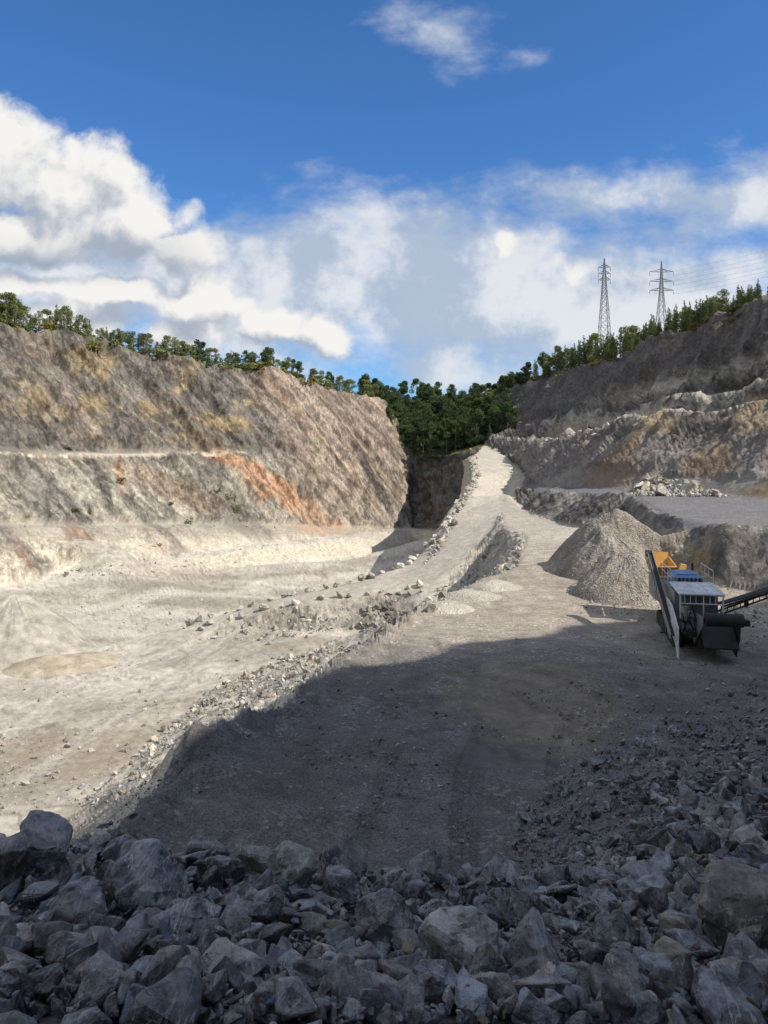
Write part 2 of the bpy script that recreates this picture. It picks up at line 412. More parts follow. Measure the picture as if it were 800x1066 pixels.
# --- polar grid, dense where the photograph looks
def make_terrain():
    az = np.concatenate([np.radians(np.linspace(-178, -62, 40)), np.radians(np.linspace(-60, -30, 110))[:-1], np.arctan((np.linspace(-62, 862, 900)-400)/F0),
                         np.radians(np.linspace(30.2, 60, 110))[1:], np.radians(np.linspace(62, 181.99, 42))])
    nc = len(az); nr = 860
    rr = np.exp(np.linspace(math.log(1.2), math.log(700), 2400))
    step = 4; ci = np.arange(0, nc, step)
    Rk = []
    for c in ci:
        x = np.sin(az[c])*rr; y = np.cos(az[c])*rr
        z = H(x, y)
        el = z/np.maximum(rr*max(.35, math.cos(az[c])), .5)
        d = np.hypot(np.diff(el)*1.0, np.diff(np.log(rr))*.075)
        s = np.concatenate([[0], np.cumsum(d)]); s /= s[-1]
        Rk.append(np.interp(np.linspace(0, 1, nr), s, rr))
    Rk = np.array(Rk)
    K = np.exp(-.5*(np.arange(-6, 7)/2.2)**2); K /= K.sum()
    Rp = np.pad(Rk, ((6, 6), (0, 0)), mode='edge')
    Rk = sum(K[i]*Rp[i:i+len(ci)] for i in range(13))
    R = np.empty((nc, nr))
    for j in range(nr): R[:, j] = np.interp(np.arange(nc), ci, Rk[:, j])
    R = np.concatenate([R, np.tile(np.array([900., 1500., 3000., 6000.]), (nc, 1))], 1); nr += 4
    X = np.sin(az)[:, None]*R; Y = np.cos(az)[:, None]*R
    Z = H(X.ravel(), Y.ravel()).reshape(X.shape)
    x, y, z = X.ravel(), Y.ravel(), Z.ravel()
    # slope and normal
    e = .7
    hx = (H(x+e, y)-H(x-e, y))/(2*e); hy = (H(x, y+e)-H(x, y-e))/(2*e)
    sl = np.hypot(hx, hy); nl = np.sqrt(1+sl**2)
    nx, ny, nz = -hx/nl, -hy/nl, 1/nl
    reg = region(x, y)
    R_ = R.ravel()
    # --- displacement
    cliff = smooth(.45, 1.1, sl); cliff = np.where((reg == 6) | ((reg == 1) & (z > -2)), smooth(.12, .4, sl), cliff)
    amp = np.clip(R_/170, .28, 1.)*np.where(reg == 6, .6, 1.)*np.select([reg == 9, (reg == 3) | (reg == 7) | (reg == 4) | (reg == 5)], [.3, .3], 1.)
    xf, yf, zf = x.astype(np.float32), y.astype(np.float32), z.astype(np.float32)
    # bedding: beds dip steeply towards the right in the left wall, fan left in the right one
    lw = (reg == 2) | (reg == 8)
    t = xf*.78+yf*.62                       # along the left wall
    bedl = t*.80+zf*.60                     # across the beds
    beda = -t*.60+zf*.80                    # along the beds
    tr_ = -xf*.25+yf*.97
    bedr = tr_*.93-zf*.36; bedra = tr_*.36+zf*.93
    B = np.where(lw, bedl, bedr); A = np.where(lw, beda, bedra)
    sx = np.where(lw, -.62*xf+.78*yf, xf)
    n_big = fbm(xf, yf, zf, .045, 3, 3)
    n_mid = fbm(B*1.0, A*.16, sx*.3, .16, 5, 21, .58, ridge=True)
    n_fin = fbm(xf, yf, zf, .55, 4, 31, .6, ridge=True)
    far = smooth(30, 90, R_)
    disp = cliff*far*(n_big*3.2+n_mid*1.5*smooth(45, 120, R_)+n_fin*.4)
    # blocky steps across bedding
    q = vnoise(B*.16+n_big*1.5, A*.05, sx*.05, 7); q2 = vnoise(B*.5+n_mid, A*.12, sx*.12, 8)
    disp += cliff*far*smooth(80, 150, R_)*((np.round(q*3)/3)*1.6+(np.round(q2*2.5)/2.5)*.6)
    n_f2 = fbm(xf, yf, zf, .22, 4, 33, .62, ridge=True); disp += cliff*far*n_f2*.7
    slabm = (reg == 2)*smooth(285, 320, 400+F0*x/np.maximum(y, 1)-(HY-F0*z/np.maximum(y, 1)-480)*.45)
    disp = disp*amp*(1-.55*slabm)+slabm*cliff*fbm(B, A*.05, sx*.05, .35, 4, 35, .6, ridge=True)*1.0
    disp += cliff*far*smooth(150, 60, R_)*(fbm(xf, yf, zf, .9, 4, 36, .65, ridge=True)*.45)
    # hold the crests and toes that shape the picture
    rough = fbm(xf, yf, zf, .09, 4, 41)*.35*far*(1-cliff) + fbm(xf, yf, zf, .8, 3, 43)*.05
    rough += np.where(reg == 9, fbm(xf, yf, zf, .55, 4, 47, .6)*.5*smooth(8, 30, R_), 0)
    dcr = np.abs(x-np.interp(y, [8.5,12.4,16.5,19,21.5,25,29.5,33.5,36.5,43], [-10,-7.6,-5.6,-4.7,-4.0,-3.3,-2.1,-.6,.1,2.2])); rough += smooth(1.6, .2, dcr)*(y > 8)*(y < 43)*np.abs(fbm(xf, yf, 0*zf, .8, 4, 49, .6))*.75
    rough += np.where(reg == 0, fbm(xf, yf, zf, .05, 3, 48)*1.6*far, 0)
    # wheel ruts on plateau
    disp2 = rough
    px = 400+F0*x/np.maximum(y, 1); py = HY-F0*z/np.maximum(y, 1)
    near = smooth(46, 25, R_)
    disp2 += near*(np.where((reg == 4) & (y > 14), fbm(xf, yf, zf, 1.5, 3, 51)*.035, 0))
    V = np.stack([x+nx*disp, y+ny*disp, z+nz*disp+disp2], 1)
    # ------------- colours (albedo)
    def rgb(*c): return np.array(c, np.float32)
    nA = fbm(xf, yf, zf, .06, 5, 61); nB = fbm(xf, yf, zf, .25, 4, 71); nC = fbm(xf*.4, yf*.4, zf*1.6, .3, 4, 81); nD = fbm(B, A*.12, sx*.2, .5, 4, 91)
    nE = fbm(xf, yf, zf, 1.1, 3, 95)
    def mixc(c, d, f): return c*(1-f[:, None])+d*f[:, None]
    c = np.zeros((len(x), 3), np.float32)+rgb(.2,.19,.17)
    rx = reg
    base = {0: rgb(.10,.11,.05), 1: rgb(.17,.155,.14), 2: rgb(.175,.16,.143), 3: rgb(.45,.42,.365), 4: rgb(.30,.28,.25), 5: rgb(.17,.17,.172), 6: rgb(.155,.145,.135), 7: rgb(.47,.435,.375), 8: rgb(.15,.145,.14), 9: rgb(.46,.425,.36)}
    # ragged, blurred region colours
    for k, v in base.items(): c[rx == k] = v
    jx = x+nB*1.5*far; jy = y+nA*2*far
    c = bil(CG, FX, FY, FS, jx, jy).astype(np.float32)*far[:, None]+c*(1-far[:, None])
    L = lw & (reg == 2)
    Lm = L.astype(np.float32)
    def ell(cx, cy, rx_, ry_, ang=0, k=.35):
        a = math.radians(ang); u = (px-cx)*math.cos(a)+(py-cy)*math.sin(a); v = -(px-cx)*math.sin(a)+(py-cy)*math.cos(a)
        return smooth(1.25, .6, np.sqrt((u/rx_)**2+(v/ry_)**2)+nB*k+nA*k)
    # left wall upper: grey-brown with ochre grass; lower: pale limestone
    up = smooth(-4, 6, z+nB*3)
    pale = (1-up)*Lm
    c = mixc(c, rgb(.37,.345,.285), pale*.9)
    face1 = smooth(556, 566, py+nB*4)*Lm*(px < 400)
    c = mixc(c, rgb(.52,.475,.385), face1*.95)
    c = mixc(c, rgb(.15,.14,.135), Lm*smooth(.0, .4, fbm(B, A*.07, sx*.15, .22, 5, 303, .6)+nA*.4)*.65)
    c = mixc(c, rgb(.33,.27,.22), Lm*smooth(.1, .45, fbm(B, A*.05, sx*.12, .3, 4, 305, .6))*.5)
    c = mixc(c, rgb(.26,.19,.11), Lm*up*smooth(.1, .5, nC*.8+nA)*.36)
    c = mixc(c, rgb(.46,.38,.2), Lm*up*smooth(.35, .6, nB+nA*.6)*(px < 330)*.35)
    for e_ in ((95,375,26,16,0),(95,420,20,12,0),(35,415,22,12,0),(150,425,14,12,30),(225,440,30,10,10)): c = mixc(c, rgb(.38,.29,.14), Lm*ell(*e_, .9)*.5)
    slab_ = Lm*smooth(285, 315, px-(py-480)*.45)*smooth(-30, -10, z)
    # rust streaks
    for e_ in ((265,498,62,13,30),(315,530,50,14,30),(125,488,4,20,-12),(235,480,36,7,14),(300,512,60,7,32)): c = mixc(c, rgb(.47,.28,.175), Lm*ell(*e_, .7)*.95*(.45+.55*smooth(-.35, .35, fbm(B, A*.05, sx*.1, .45, 4, 301, .65))))
    for e_ in ((80,562,22,13,50),(22,580,20,7,60),(98,572,22,6,30)): c = mixc(c, rgb(.27,.18,.14), Lm*ell(*e_, .2)*.75)
    c = mixc(c, rgb(.25,.17,.11), Lm*ell(180,510,60,14,25)*.5)
    c = mixc(c, rgb(.48,.42,.33), Lm*ell(330,440,14,50,-32,.15)*.45)
    c = mixc(c, rgb(.33,.265,.215), slab_*.7)
    c = mixc(c, rgb(.13,.115,.105), slab_*smooth(.15, .5, fbm(B, A*.02, sx*.03, .35, 4, 331, .65))*.7)
    c = mixc(c, rgb(.40,.28,.19), slab_*smooth(.2, .5, fbm(B, A*.03, sx*.03, .25, 3, 333, .6))*.5)
    c = mixc(c, rgb(.10,.12,.05), Lm*smooth(.22, .5, nB+nA*.4)*ell(370,470,70,90,0)*.5)
    for e_ in ((108,510,6,35,-12,.2),(48,530,2.5,20,0,.2),(392,505,5,60,-28,.2)): c = mixc(c, rgb(.10,.09,.085), Lm*ell(*e_)*.8)
    # a thin pale ledge line
    c = mixc(c, rgb(.55,.50,.40), Lm*smooth(2.2, .8, np.abs(py-(473.5+nE*.4)))*(px < 255)*.7)
    # cracks everywhere on cliffs
    crack = smooth(.80, .97, 1-np.abs(fbm(B, A*.35, sx*.4, .33, 4, 101, .6)))
    c = mixc(c, c*.35, cliff*crack*.75*far)
    crack2 = smooth(.86, .98, 1-np.abs(fbm(xf, yf, zf, .8, 3, 111, .6)))
    c = mixc(c, c*.45, cliff*crack2*.4*far)
    mt = fbm(xf, yf, zf, 1.0, 3, 201, .75); mt2 = fbm(B, A*.2, sx*.3, .9, 3, 203, .7); mt3 = fbm(xf, yf, zf, .35, 3, 207, .7)
    c = c*(1+(cliff*far*(mt*.38+mt2*.42+mt3*.38)))[:, None]
    slab = Lm*smooth(270, 300, px+(py-400)*-.55)*smooth(440, 400, px)
    c = c*(1+slab*fbm(B, A*.05, sx*.05, 1.0, 4, 205, .7)*.8)[:, None]
    # right walls
    Rm = (reg == 1).astype(np.float32)
    c = mixc(c, rgb(.24,.22,.20), Rm*smooth(450, 470, py)*.8)
    c = mixc(c, rgb(.27,.22,.155), Rm*smooth(.2, .5, nA+nB*.6)*.4)
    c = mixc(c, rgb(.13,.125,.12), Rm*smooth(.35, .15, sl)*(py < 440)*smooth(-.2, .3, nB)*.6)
    c = mixc(c, rgb(.36,.345,.31), Rm*smooth(.15, .5, fbm(A, B*.15, sx*.2, .3, 4, 311, .6))*.45)
    for e_ in ((635,498,34,16,-25),(740,480,30,18,-20),(790,520,30,20,-30)): c = mixc(c, rgb(.24,.165,.095), Rm*ell(*e_, .9)*.6)
    for e_ in ((683,440,20,14,0),(715,590,26,14,-30),(790,440,30,16,0),(667,465,6,6,0)): c = mixc(c, rgb(.40,.31,.2), (Rm+(reg == 6))*ell(*e_, .9)*.6)
    for e_ in ((700,402,22,6,-10),(600,445,26,8,-25),(660,437,60,5,-8),(556,380,8,26,10)): c = mixc(c, rgb(.48,.44,.36), Rm*ell(*e_)*.75)
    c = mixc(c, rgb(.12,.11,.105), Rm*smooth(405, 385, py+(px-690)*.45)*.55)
    def near(L, wd):
        Q = [P(*p) for p in L]; dm = np.full(x.shape, 1e9)
        for (a0_, b0_, _), (a1_, b1_, _) in zip(Q[:-1], Q[1:]):
            dx, dy = a1_-a0_, b1_-b0_; t_ = np.clip(((x-a0_)*dx+(y-b0_)*dy)/(dx*dx+dy*dy), 0, 1)
            dm = np.minimum(dm, np.hypot(x-a0_-dx*t_, y-b0_-dy*t_))
        return smooth(wd, wd*.3, dm+nB*1.2)
    for L_, wd, k_ in ((RM, 2.6, .75), (RM2, 3.0, .75), (RU[2:], 2.2, .4), (RH, 1.6, .45)): c = mixc(c, rgb(.42,.395,.34), (Rm+(reg == 6))*near(L_, wd)*k_*smooth(-.3, .3, nE+nB))
    LB = (reg == 6).astype(np.float32)
    c = mixc(c, rgb(.36,.34,.30), LB*smooth(.15, .5, nD+nB*.4)*.6)
    # floor: sweeping pale and grey streaks
    Fm = (reg == 3).astype(np.float32)
    fs = fbm(xf*.35+yf*.12, yf*.9-xf*.3, 0*xf, .07, 5, 121, .6)
    c = mixc(c, rgb(.27,.24,.19), Fm*smooth(-.05, .4, fs)*.7)
    c = mixc(c, rgb(.56,.53,.47), Fm*smooth(.05, .4, -fs)*.7)
    fs2 = fbm(xf*.8+yf*.3, yf*.8-xf*.5, 0*xf, .3, 4, 131, .6, ridge=True)
    c = mixc(c, rgb(.56,.52,.45), Fm*smooth(.2, .6, fs2)*.35)
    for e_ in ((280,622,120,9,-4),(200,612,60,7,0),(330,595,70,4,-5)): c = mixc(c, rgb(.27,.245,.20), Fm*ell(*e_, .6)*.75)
    fd = fbm(xf, yf, zf, .9, 5, 341, .75); c = c*(1+Fm*fd*.33)[:, None]; c = c*(1+Fm*np.where(np.abs(fbm(xf*.25+yf*.1, yf*.8, 0*xf, .5, 3, 343))<.035, -.3, 0))[:, None]
    c = mixc(c, rgb(.24,.22,.185), Fm*smooth(.05, .4, fbm(xf*.5+yf*.2, yf*1.0, 0*xf, .11, 5, 321, .6))*.55)
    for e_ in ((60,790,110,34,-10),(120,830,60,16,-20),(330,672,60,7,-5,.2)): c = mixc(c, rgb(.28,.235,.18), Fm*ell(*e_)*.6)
    c = mixc(c, rgb(.52,.475,.385), Fm*smooth(.45, .8, sl)*.8*(y > 135))
    c = mixc(c, rgb(.36,.335,.285), smooth(.4, .8, sl)*.8*(y < 125)*(Fm+(reg == 9)+(reg == 7)))
    
    def band(L, wd, col_, k):
        nonlocal c
        Q = [P(a, b, -27*F0/(HY-b)) for a, b in L]; dm = np.full(x.shape, 1e9)
        for (a0_, b0_, _), (a1_, b1_, _) in zip(Q[:-1], Q[1:]):
            dx, dy = a1_-a0_, b1_-b0_; t_ = np.clip(((x-a0_)*dx+(y-b0_)*dy)/(dx*dx+dy*dy), 0, 1)
            dm = np.minimum(dm, np.hypot(x-a0_-dx*t_, y-b0_-dy*t_))
        dm = dm+nB*1.0
        c = mixc(c, rgb(*col_), Fm*smooth(wd, wd*.45, dm)*k)
        c = mixc(c, c*.72, Fm*(smooth(.35, .1, np.abs(dm-wd*.35))+smooth(.3, .1, np.abs(dm-wd*.6)))*.8)
    band([(0,668),(60,640),(130,622),(230,611),(330,604)], 3.2, (.55,.52,.46), .7)
    band([(0,700),(90,668),(170,650),(215,643)], 3., (.54,.51,.45), .7)
    band([(-20,800),(60,745),(150,715),(250,695),(340,678)], 2.4, (.52,.485,.42), .6)
    band([(20,830),(110,780),(180,735),(260,690),(370,664)], 2., (.50,.46,.40), .6)
    band([(-40,730),(60,715),(170,700),(280,680)], 2.6, (.54,.50,.44), .6)
    # ramp: worn tracks along it
    Pm = (reg == 7).astype(np.float32)
    c = mixc(c, rgb(.38,.345,.29), Pm*smooth(-.1, .5, fbm(xf*.5, yf*.12, 0*xf, .35, 4, 141))*.5)
    # bank
    Bm = (reg == 9).astype(np.float32)
    c = mixc(c, rgb(.26,.245,.225), Bm*smooth(.0, .35, fbm(xf, yf, zf, .7, 4, 151, .7))*.6)
    c = mixc(c, rgb(.62,.58,.50), Bm*smooth(.15, .45, fbm(xf, yf, zf, .55, 4, 161, .7))*.6)
    c = mixc(c, rgb(.20,.20,.20), Bm*ell(395,642,26,20,-30,.3)*.7)
    # plateau: brown gritty sheet, darker near gravel with the yard shade painted in, damp tracks
    Um = (reg == 4).astype(np.float32)
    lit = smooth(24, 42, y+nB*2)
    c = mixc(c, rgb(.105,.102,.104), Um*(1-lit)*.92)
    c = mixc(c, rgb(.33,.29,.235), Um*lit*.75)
    c = mixc(c, rgb(.45,.42,.36), Um*smooth(55, 85, y+nB*5)*.7)
    c = mixc(c, rgb(.21,.18,.14), Um*ell(560,735,90,50,10,.3)*.8)
    c = mixc(c, rgb(.21,.18,.14), Um*ell(570,890,34,30,0,.3)*.8)
    c = mixc(c, rgb(.12,.12,.125), Um*ell(450,860,75,70,0,.5)*.4)
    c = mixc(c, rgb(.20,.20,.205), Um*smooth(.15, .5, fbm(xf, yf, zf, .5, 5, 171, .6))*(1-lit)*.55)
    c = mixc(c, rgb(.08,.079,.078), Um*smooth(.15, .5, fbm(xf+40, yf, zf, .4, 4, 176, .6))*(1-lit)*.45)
    # wheel tracks: curved paired bands with cleat marks
    def track(ax, ay, bx_, by_, w, k, curve=0):
        dx, dy = bx_-ax, by_-ay; Ln = math.hypot(dx, dy); dx /= Ln; dy /= Ln
        s = (x-ax)*dx+(y-ay)*dy; o = -(x-ax)*dy+(y-ay)*dx-curve*(s/Ln)*(1-s/Ln)*4
        m = np.zeros(x.shape)
        for g in (-1.1, 1.1): m = np.maximum(m, smooth(w, w*.5, np.abs(o+g)))
        m *= smooth(0, 1.5, s)*smooth(Ln, Ln-1.5, s)
        return m*k, s
    for a in ((2.5,13.5,4.5,24,.22,.75,.5),(3.6,24,1.2,34,.2,.6,.8),(5.5,15,2,30,.2,.55,-.6),(8,22,3,36,.25,.5,1.),(9,50,16,88,.5,.5,2),(5,42,13,72,.45,.5,1),(0.4,13,1.6,21,.25,.6,.1)):
        m, s = track(*a[:5], a[5], a[6]); m = m*Um
        c = mixc(c, c*(.70+.14*np.sin(s*28))[:, None], m*(.6+.6*nB).clip(0, 1))
        V[:, 2] -= m*.05
    # tan soils near right slope
    Nn = ((y < 26) & (reg == 4)).astype(np.float32)
    slope = smooth(.12, .3, sl)*Nn
    c = mixc(c, rgb(.13,.13,.13), slope*.8)
    # tops
    Tm = (reg == 0).astype(np.float32)
    c = mixc(c, rgb(.22,.17,.08), Tm*smooth(0, .4, nB)*.5*(1-(y > 300)*(x > -30)*(x < 90)))
    c = mixc(c, rgb(.035,.05,.02), Tm*((y > 300)*(x > -30)*(x < 90)))
    c *= (1+.16*nE+.12*nB)[:, None]
    c = np.clip(c, .02, .75)
    gravel = np.select([reg == 4, reg == 5, reg == 9], [.9, .7, .8], .35)*smooth(130, 40, R_)
    gravel = np.where((reg == 4) & (px > 480) & (px < 600) & (py > 700) & (py < 800), gravel*.4, gravel)
    rocky = np.clip(cliff+np.where(reg == 9, .6, 0), 0, 1)
    # faces
    idx = np.arange(nc*nr).reshape(nc, nr)
    nxt = np.roll(idx, -1, 0)
    a_, b_, d_, e__ = idx[:, :-1], idx[:, 1:], nxt[:, 1:], nxt[:, :-1]
    Q = np.stack([a_, b_, d_, e__], -1).reshape(-1, 4)[:, ::-1]
    fr = reg[Q[:, 0]]
    out = [(0,'hilltop_ground','hilltop ground carrying the trees'),(1,'rock_terraces',None),(2,'rock_cliff',None),(3,'quarry_floor',None),(4,'gravel_yard_ground',None),(5,'bench_road',None),(6,'rock_bank',None),(7,'haul_road',None),(8,'rock_cliff',None),(9,'rubble_slope_ground',None)]
    for k, nm, _ in out:
        q = Q[fr == k]
        if not len(q): continue
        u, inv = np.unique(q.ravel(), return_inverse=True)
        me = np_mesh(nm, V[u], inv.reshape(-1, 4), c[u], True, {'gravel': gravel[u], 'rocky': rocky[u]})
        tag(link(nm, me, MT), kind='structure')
    # ground right under the camera
    cap = idx[:, 0]
    me = np_mesh('spoil_heap_ground', np.concatenate([V[cap], [[0, 0, H1(0, 0)]]]), np.array([[i, (i+1) % nc, nc] for i in range(nc)])[:, ::-1], np.full((nc+1, 3), .15), True)
    tag(link('spoil_heap_ground', me, MT), kind='structure')
MT = terrain_material()
# blurred colour grid of the regions
gx, gy = np.meshgrid(FX+np.arange(1681)*FS, FY+np.arange(1681)*FS)
_rg = region(gx.ravel(), gy.ravel()).reshape(gx.shape)
_pal = np.array([(.10,.11,.05),(.17,.155,.14),(.175,.16,.143),(.45,.42,.365),(.30,.28,.25),(.165,.165,.17),(.155,.145,.135),(.47,.435,.375),(.15,.145,.14),(.46,.425,.36)], np.float32)
CG = blur(_pal[_rg], 1, 1)
make_terrain()

# ------------------------------------------------------------------ rocks
def hull_rock(seed, n=14, cuts=0, ell=(1, .8, .65), nz=.05, name='rock'):
    r = random.Random(seed); bm = bmesh.new()
    for i in range(n):
        v = Vector((r.gauss(0, 1), r.gauss(0, 1), r.gauss(0, 1))).normalized()
        v *= r.uniform(.75, 1.0)
        bm.verts.new((v.x*ell[0], v.y*ell[1], v.z*ell[2]))
    res = bmesh.ops.convex_hull(bm, input=bm.verts)
    junk = [v for v in bm.verts if not v.link_faces]
    bmesh.ops.delete(bm, geom=junk, context='VERTS')
    bmesh.ops.dissolve_limit(bm, angle_limit=.2, verts=bm.verts, edges=bm.edges)
    if cuts:
        bmesh.ops.bevel(bm, geom=list(bm.edges), offset=.035, segments=1, affect='EDGES')
    bmesh.ops.triangulate(bm, faces=bm.faces)
    if cuts:
        long_ = [e for e in bm.edges if e.calc_length() > .25]
        bmesh.ops.subdivide_edges(bm, edges=long_, cuts=cuts, use_grid_fill=True)
        bmesh.ops.triangulate(bm, faces=bm.faces)
        bm.normal_update()
        co = np.array([v.co for v in bm.verts]); no = np.array([v.normal for v in bm.verts])
        d = fbm(co[:, 0], co[:, 1], co[:, 2], 1.6, 5, seed, .6)*nz*2.2+fbm(co[:, 0], co[:, 1], co[:, 2], .9, 3, seed+5, ridge=True)*nz
        st = fbm(co[:, 0]*1.0, co[:, 1]*.4, co[:, 2]*1.4, 1.7, 3, seed+77, .6)
        d += (np.round(st*5)/5-st*.3)*nz*2.4
        co = co+no*d[:, None]
        for v, q in zip(bm.verts, co): v.co = q
    me = bpy.data.meshes.new(name); bm.to_mesh(me); bm.free()
    return me
M_dark = rock_material('dark_limestone', (.026,.032,.042), (.20,.215,.235), .5, (.19,.155,.11))
M_pale = rock_material('pale_limestone', (.34,.32,.27), (.52,.49,.42), .2, (.40,.31,.2), .6)
M_stuffd = rock_material('dark_rubble', (.055,.06,.07), (.22,.225,.235), .3, (.27,.22,.16), 1., True)
M_stuffp = rock_material('pale_rubble', (.36,.34,.29), (.56,.53,.46), .1, (.42,.33,.22), .5, True)

def arr(me):
    v = np.empty(len(me.vertices)*3, np.float32); me.vertices.foreach_get('co', v)
    f = np.empty(len(me.polygons)*3, np.int32); me.polygons.foreach_get('vertices', f)
    return v.reshape(-1, 3), f.reshape(-1, 3)
small = [arr(hull_rock(100+i, 10, ell=(1,.75,.55))) for i in range(14)]
mid = [arr(hull_rock(200+i, 11, 1, ell=(1,.7,.5), nz=.03)) for i in range(10)]
def rotm(n):
    q = rng.normal(size=(n, 4)); q /= np.linalg.norm(q, axis=1)[:, None]; w, x, y, z = q.T
    return np.stack([np.stack([1-2*(y*y+z*z), 2*(x*y-z*w), 2*(x*z+y*w)], 1), np.stack([2*(x*y+z*w), 1-2*(x*x+z*z), 2*(y*z-x*w)], 1), np.stack([2*(x*z-y*w), 2*(y*z+x*w), 1-2*(x*x+y*y)], 1)], 1)
def scatter(name, pts, size, mat, lib, tint, flat=1.0):
    """pts (n,3), size (n,), tint (n,3): one 'stuff' mesh"""
    VV, FF, CC = [], [], []; off = 0
    which = rng.integers(0, len(lib), len(pts)); R = rotm(len(pts))
    for k, (bv, bf) in enumerate(lib):
        m = np.where(which == k)[0]
        if not len(m): continue
        v = np.einsum('nij,vj->nvi', R[m], bv)*size[m][:, None, None]
        v[:, :, 2] *= flat; v += pts[m][:, None, :]
        nv = bv.shape[0]
        f = bf[None]+(np.arange(len(m))*nv)[:, None, None]+off
        VV.append(v.reshape(-1, 3)); FF.append(f.reshape(-1, 3)); CC.append(np.repeat(tint[m], nv, 0)); off += nv*len(m)
    me = np_mesh(name, np.concatenate(VV), np.concatenate(FF), np.concatenate(CC))
    return tag(link(name, me, mat), kind='stuff')
def tints(n, lo=.6, hi=1.35, warm=.12):
    t = rng.uniform(lo, hi, n)[:, None]*np.ones((n, 3)); w = rng.normal(0, warm, n)
    t[:, 0] *= 1+w*.5; t[:, 2] *= 1-w*.7
    return t
def pix_pts(n, poly, Yf):
    """random points of ground inside a photo polygon: marches the view ray down to the terrain"""
    xs = [p[0] for p in poly]; ys = [p[1] for p in poly]
    px = rng.uniform(min(xs), max(xs), n*3); py = rng.uniform(min(ys), max(ys), n*3)
    m = inpoly(px, py, poly); px, py = px[m][:n], py[m][:n]
    return ray_ground(px, py, *Yf)
def ray_ground(px, py, Y0=2.2, Y1=330):
    t = np.full(px.shape, float(Y0)); done = np.zeros(px.shape, bool)
    dx = (px-400)/F0; dz = (HY-py)/F0
    while True:
        zt = H(dx*t, t); hit = dz*t < zt
        done |= hit
        adv = ~done
        if not adv.any() or (t[adv] > Y1).all(): break
        t = np.where(adv, t*1.01+.01, t)
        if t.max() > Y1*1.2: break
    m = done
    for _ in range(6):
        gap = dz*t-H(dx*t, t); t = np.where(m, t+gap/(np.abs(dz)+.6)*.8, t)
    return np.stack([dx*t, t, H(dx*t, t)], 1)[m], t[m]

# foreground boulders -----------------------------------------------------------
col_parent = []
heroes = [ # px, py, width px, Y, aspect z, tilt, label, material tint
 (48,874,88,6.6,.7,.2,'large dark boulder peaking at the left end of the rock heap',1),
 (18,915,125,5.4,1.0,.5,'dark boulder at the left picture edge above the pale edge stones',2),
 (150,925,120,5.2,1.0,.9,'tall dark splintered boulder in the left half of the heap, biggest of the near rocks',3),
 (190,975,95,4.6,.8,.4,'dark cracked boulder below the tall splintered one',4),
 (85,945,80,4.8,.7,.1,'grey flat faced boulder left of the tall splintered boulder',5),
 (268,868,70,6.8,.6,.3,'greenish grey slab on the crest of the heap left of centre',6),
 (135,865,60,7.0,.6,.1,'brown stained boulder on the crest behind the tall splintered boulder',7),
 (300,890,80,6.4,.7,.9,'tilted greenish slab leaning on the crest left of centre',8),
 (355,910,62,6.4,.8,.2,'dark square boulder on the crest below the gravel yard',9),
 (400,955,100,5.2,.7,.7,'long dark slab leaning to the right in the middle of the heap',10),
 (482,988,112,4.6,.8,.2,'pale whitish block with a dark hollow beneath it, bottom centre',11),
 (565,1000,110,4.6,.85,.6,'blue grey pointed boulder right of the pale whitish block',12),
 (600,1030,60,4.1,.9,.4,'rounded brownish boulder below the blue grey pointed one',13),
 (240,1050,140,3.7,.6,.1,'wide pale grey boulder split by a black crack at the bottom edge',14),
 (90,1025,110,4.0,.6,.3,'broad dark boulder near the bottom left corner',15),
 (30,1050,110,3.6,.6,.2,'dark wedge shaped boulder in the bottom left corner',16),
 (775,960,165,5.4,.75,.3,'very large olive brown boulder at the right picture edge',17),
 (690,1020,90,4.3,.6,.2,'dark flat boulder under the overhang of the olive brown boulder',18),
 (640,975,70,5.4,.7,.2,'grey blue angular block between the pointed boulder and the olive one',19),
 (530,950,78,6.2,.75,.8,'dark two peaked boulder on the crest right of centre',20),
 (455,945,60,6.0,.7,.3,'grey wedge on the crest behind the pale whitish block',21),
 (345,1010,80,4.3,.8,.2,'dark block beside the split grey boulder',22),
 (395,1040,90,3.9,.7,.5,'grey angular block at the bottom edge between split and pale boulders',23),
 (560,1055,60,3.6,1.1,.1,'upright dark shard at the bottom edge under the blue grey boulder',24),
 (20,985,70,4.4,.8,.2,'whitish edged stone at the left picture edge',25),
 (665,1060,80,3.6,.6,.1,'flat grey stone at the bottom edge right of the upright shard',26),
 (755,1050,100,3.6,.6,.4,'dark stone in the bottom right corner below the olive boulder',27),
 (225,905,60,6.2,.8,.2,'narrow dark stone wedged behind the tall splintered boulder',28),
 (285,950,70,5.2,.8,.5,'stone with white crushed grit on top right of the tall boulder',29),
 (160,1035,60,3.9,.8,.5,'small blue grey block between the two broad bottom left boulders',30)]
def mat_variant(base, name, cd, cl, st): return rock_material(name, cd, cl, .45, st)
M_olive = rock_material('olive_limestone', (.075,.075,.065), (.165,.16,.135), .3, (.26,.2,.12))
M_white = rock_material('whitish_limestone', (.17,.18,.18), (.38,.385,.38), .3, (.3,.26,.2))
M_green = rock_material('greenish_limestone', (.09,.105,.10), (.20,.22,.205), .4, (.24,.22,.15))
used = []
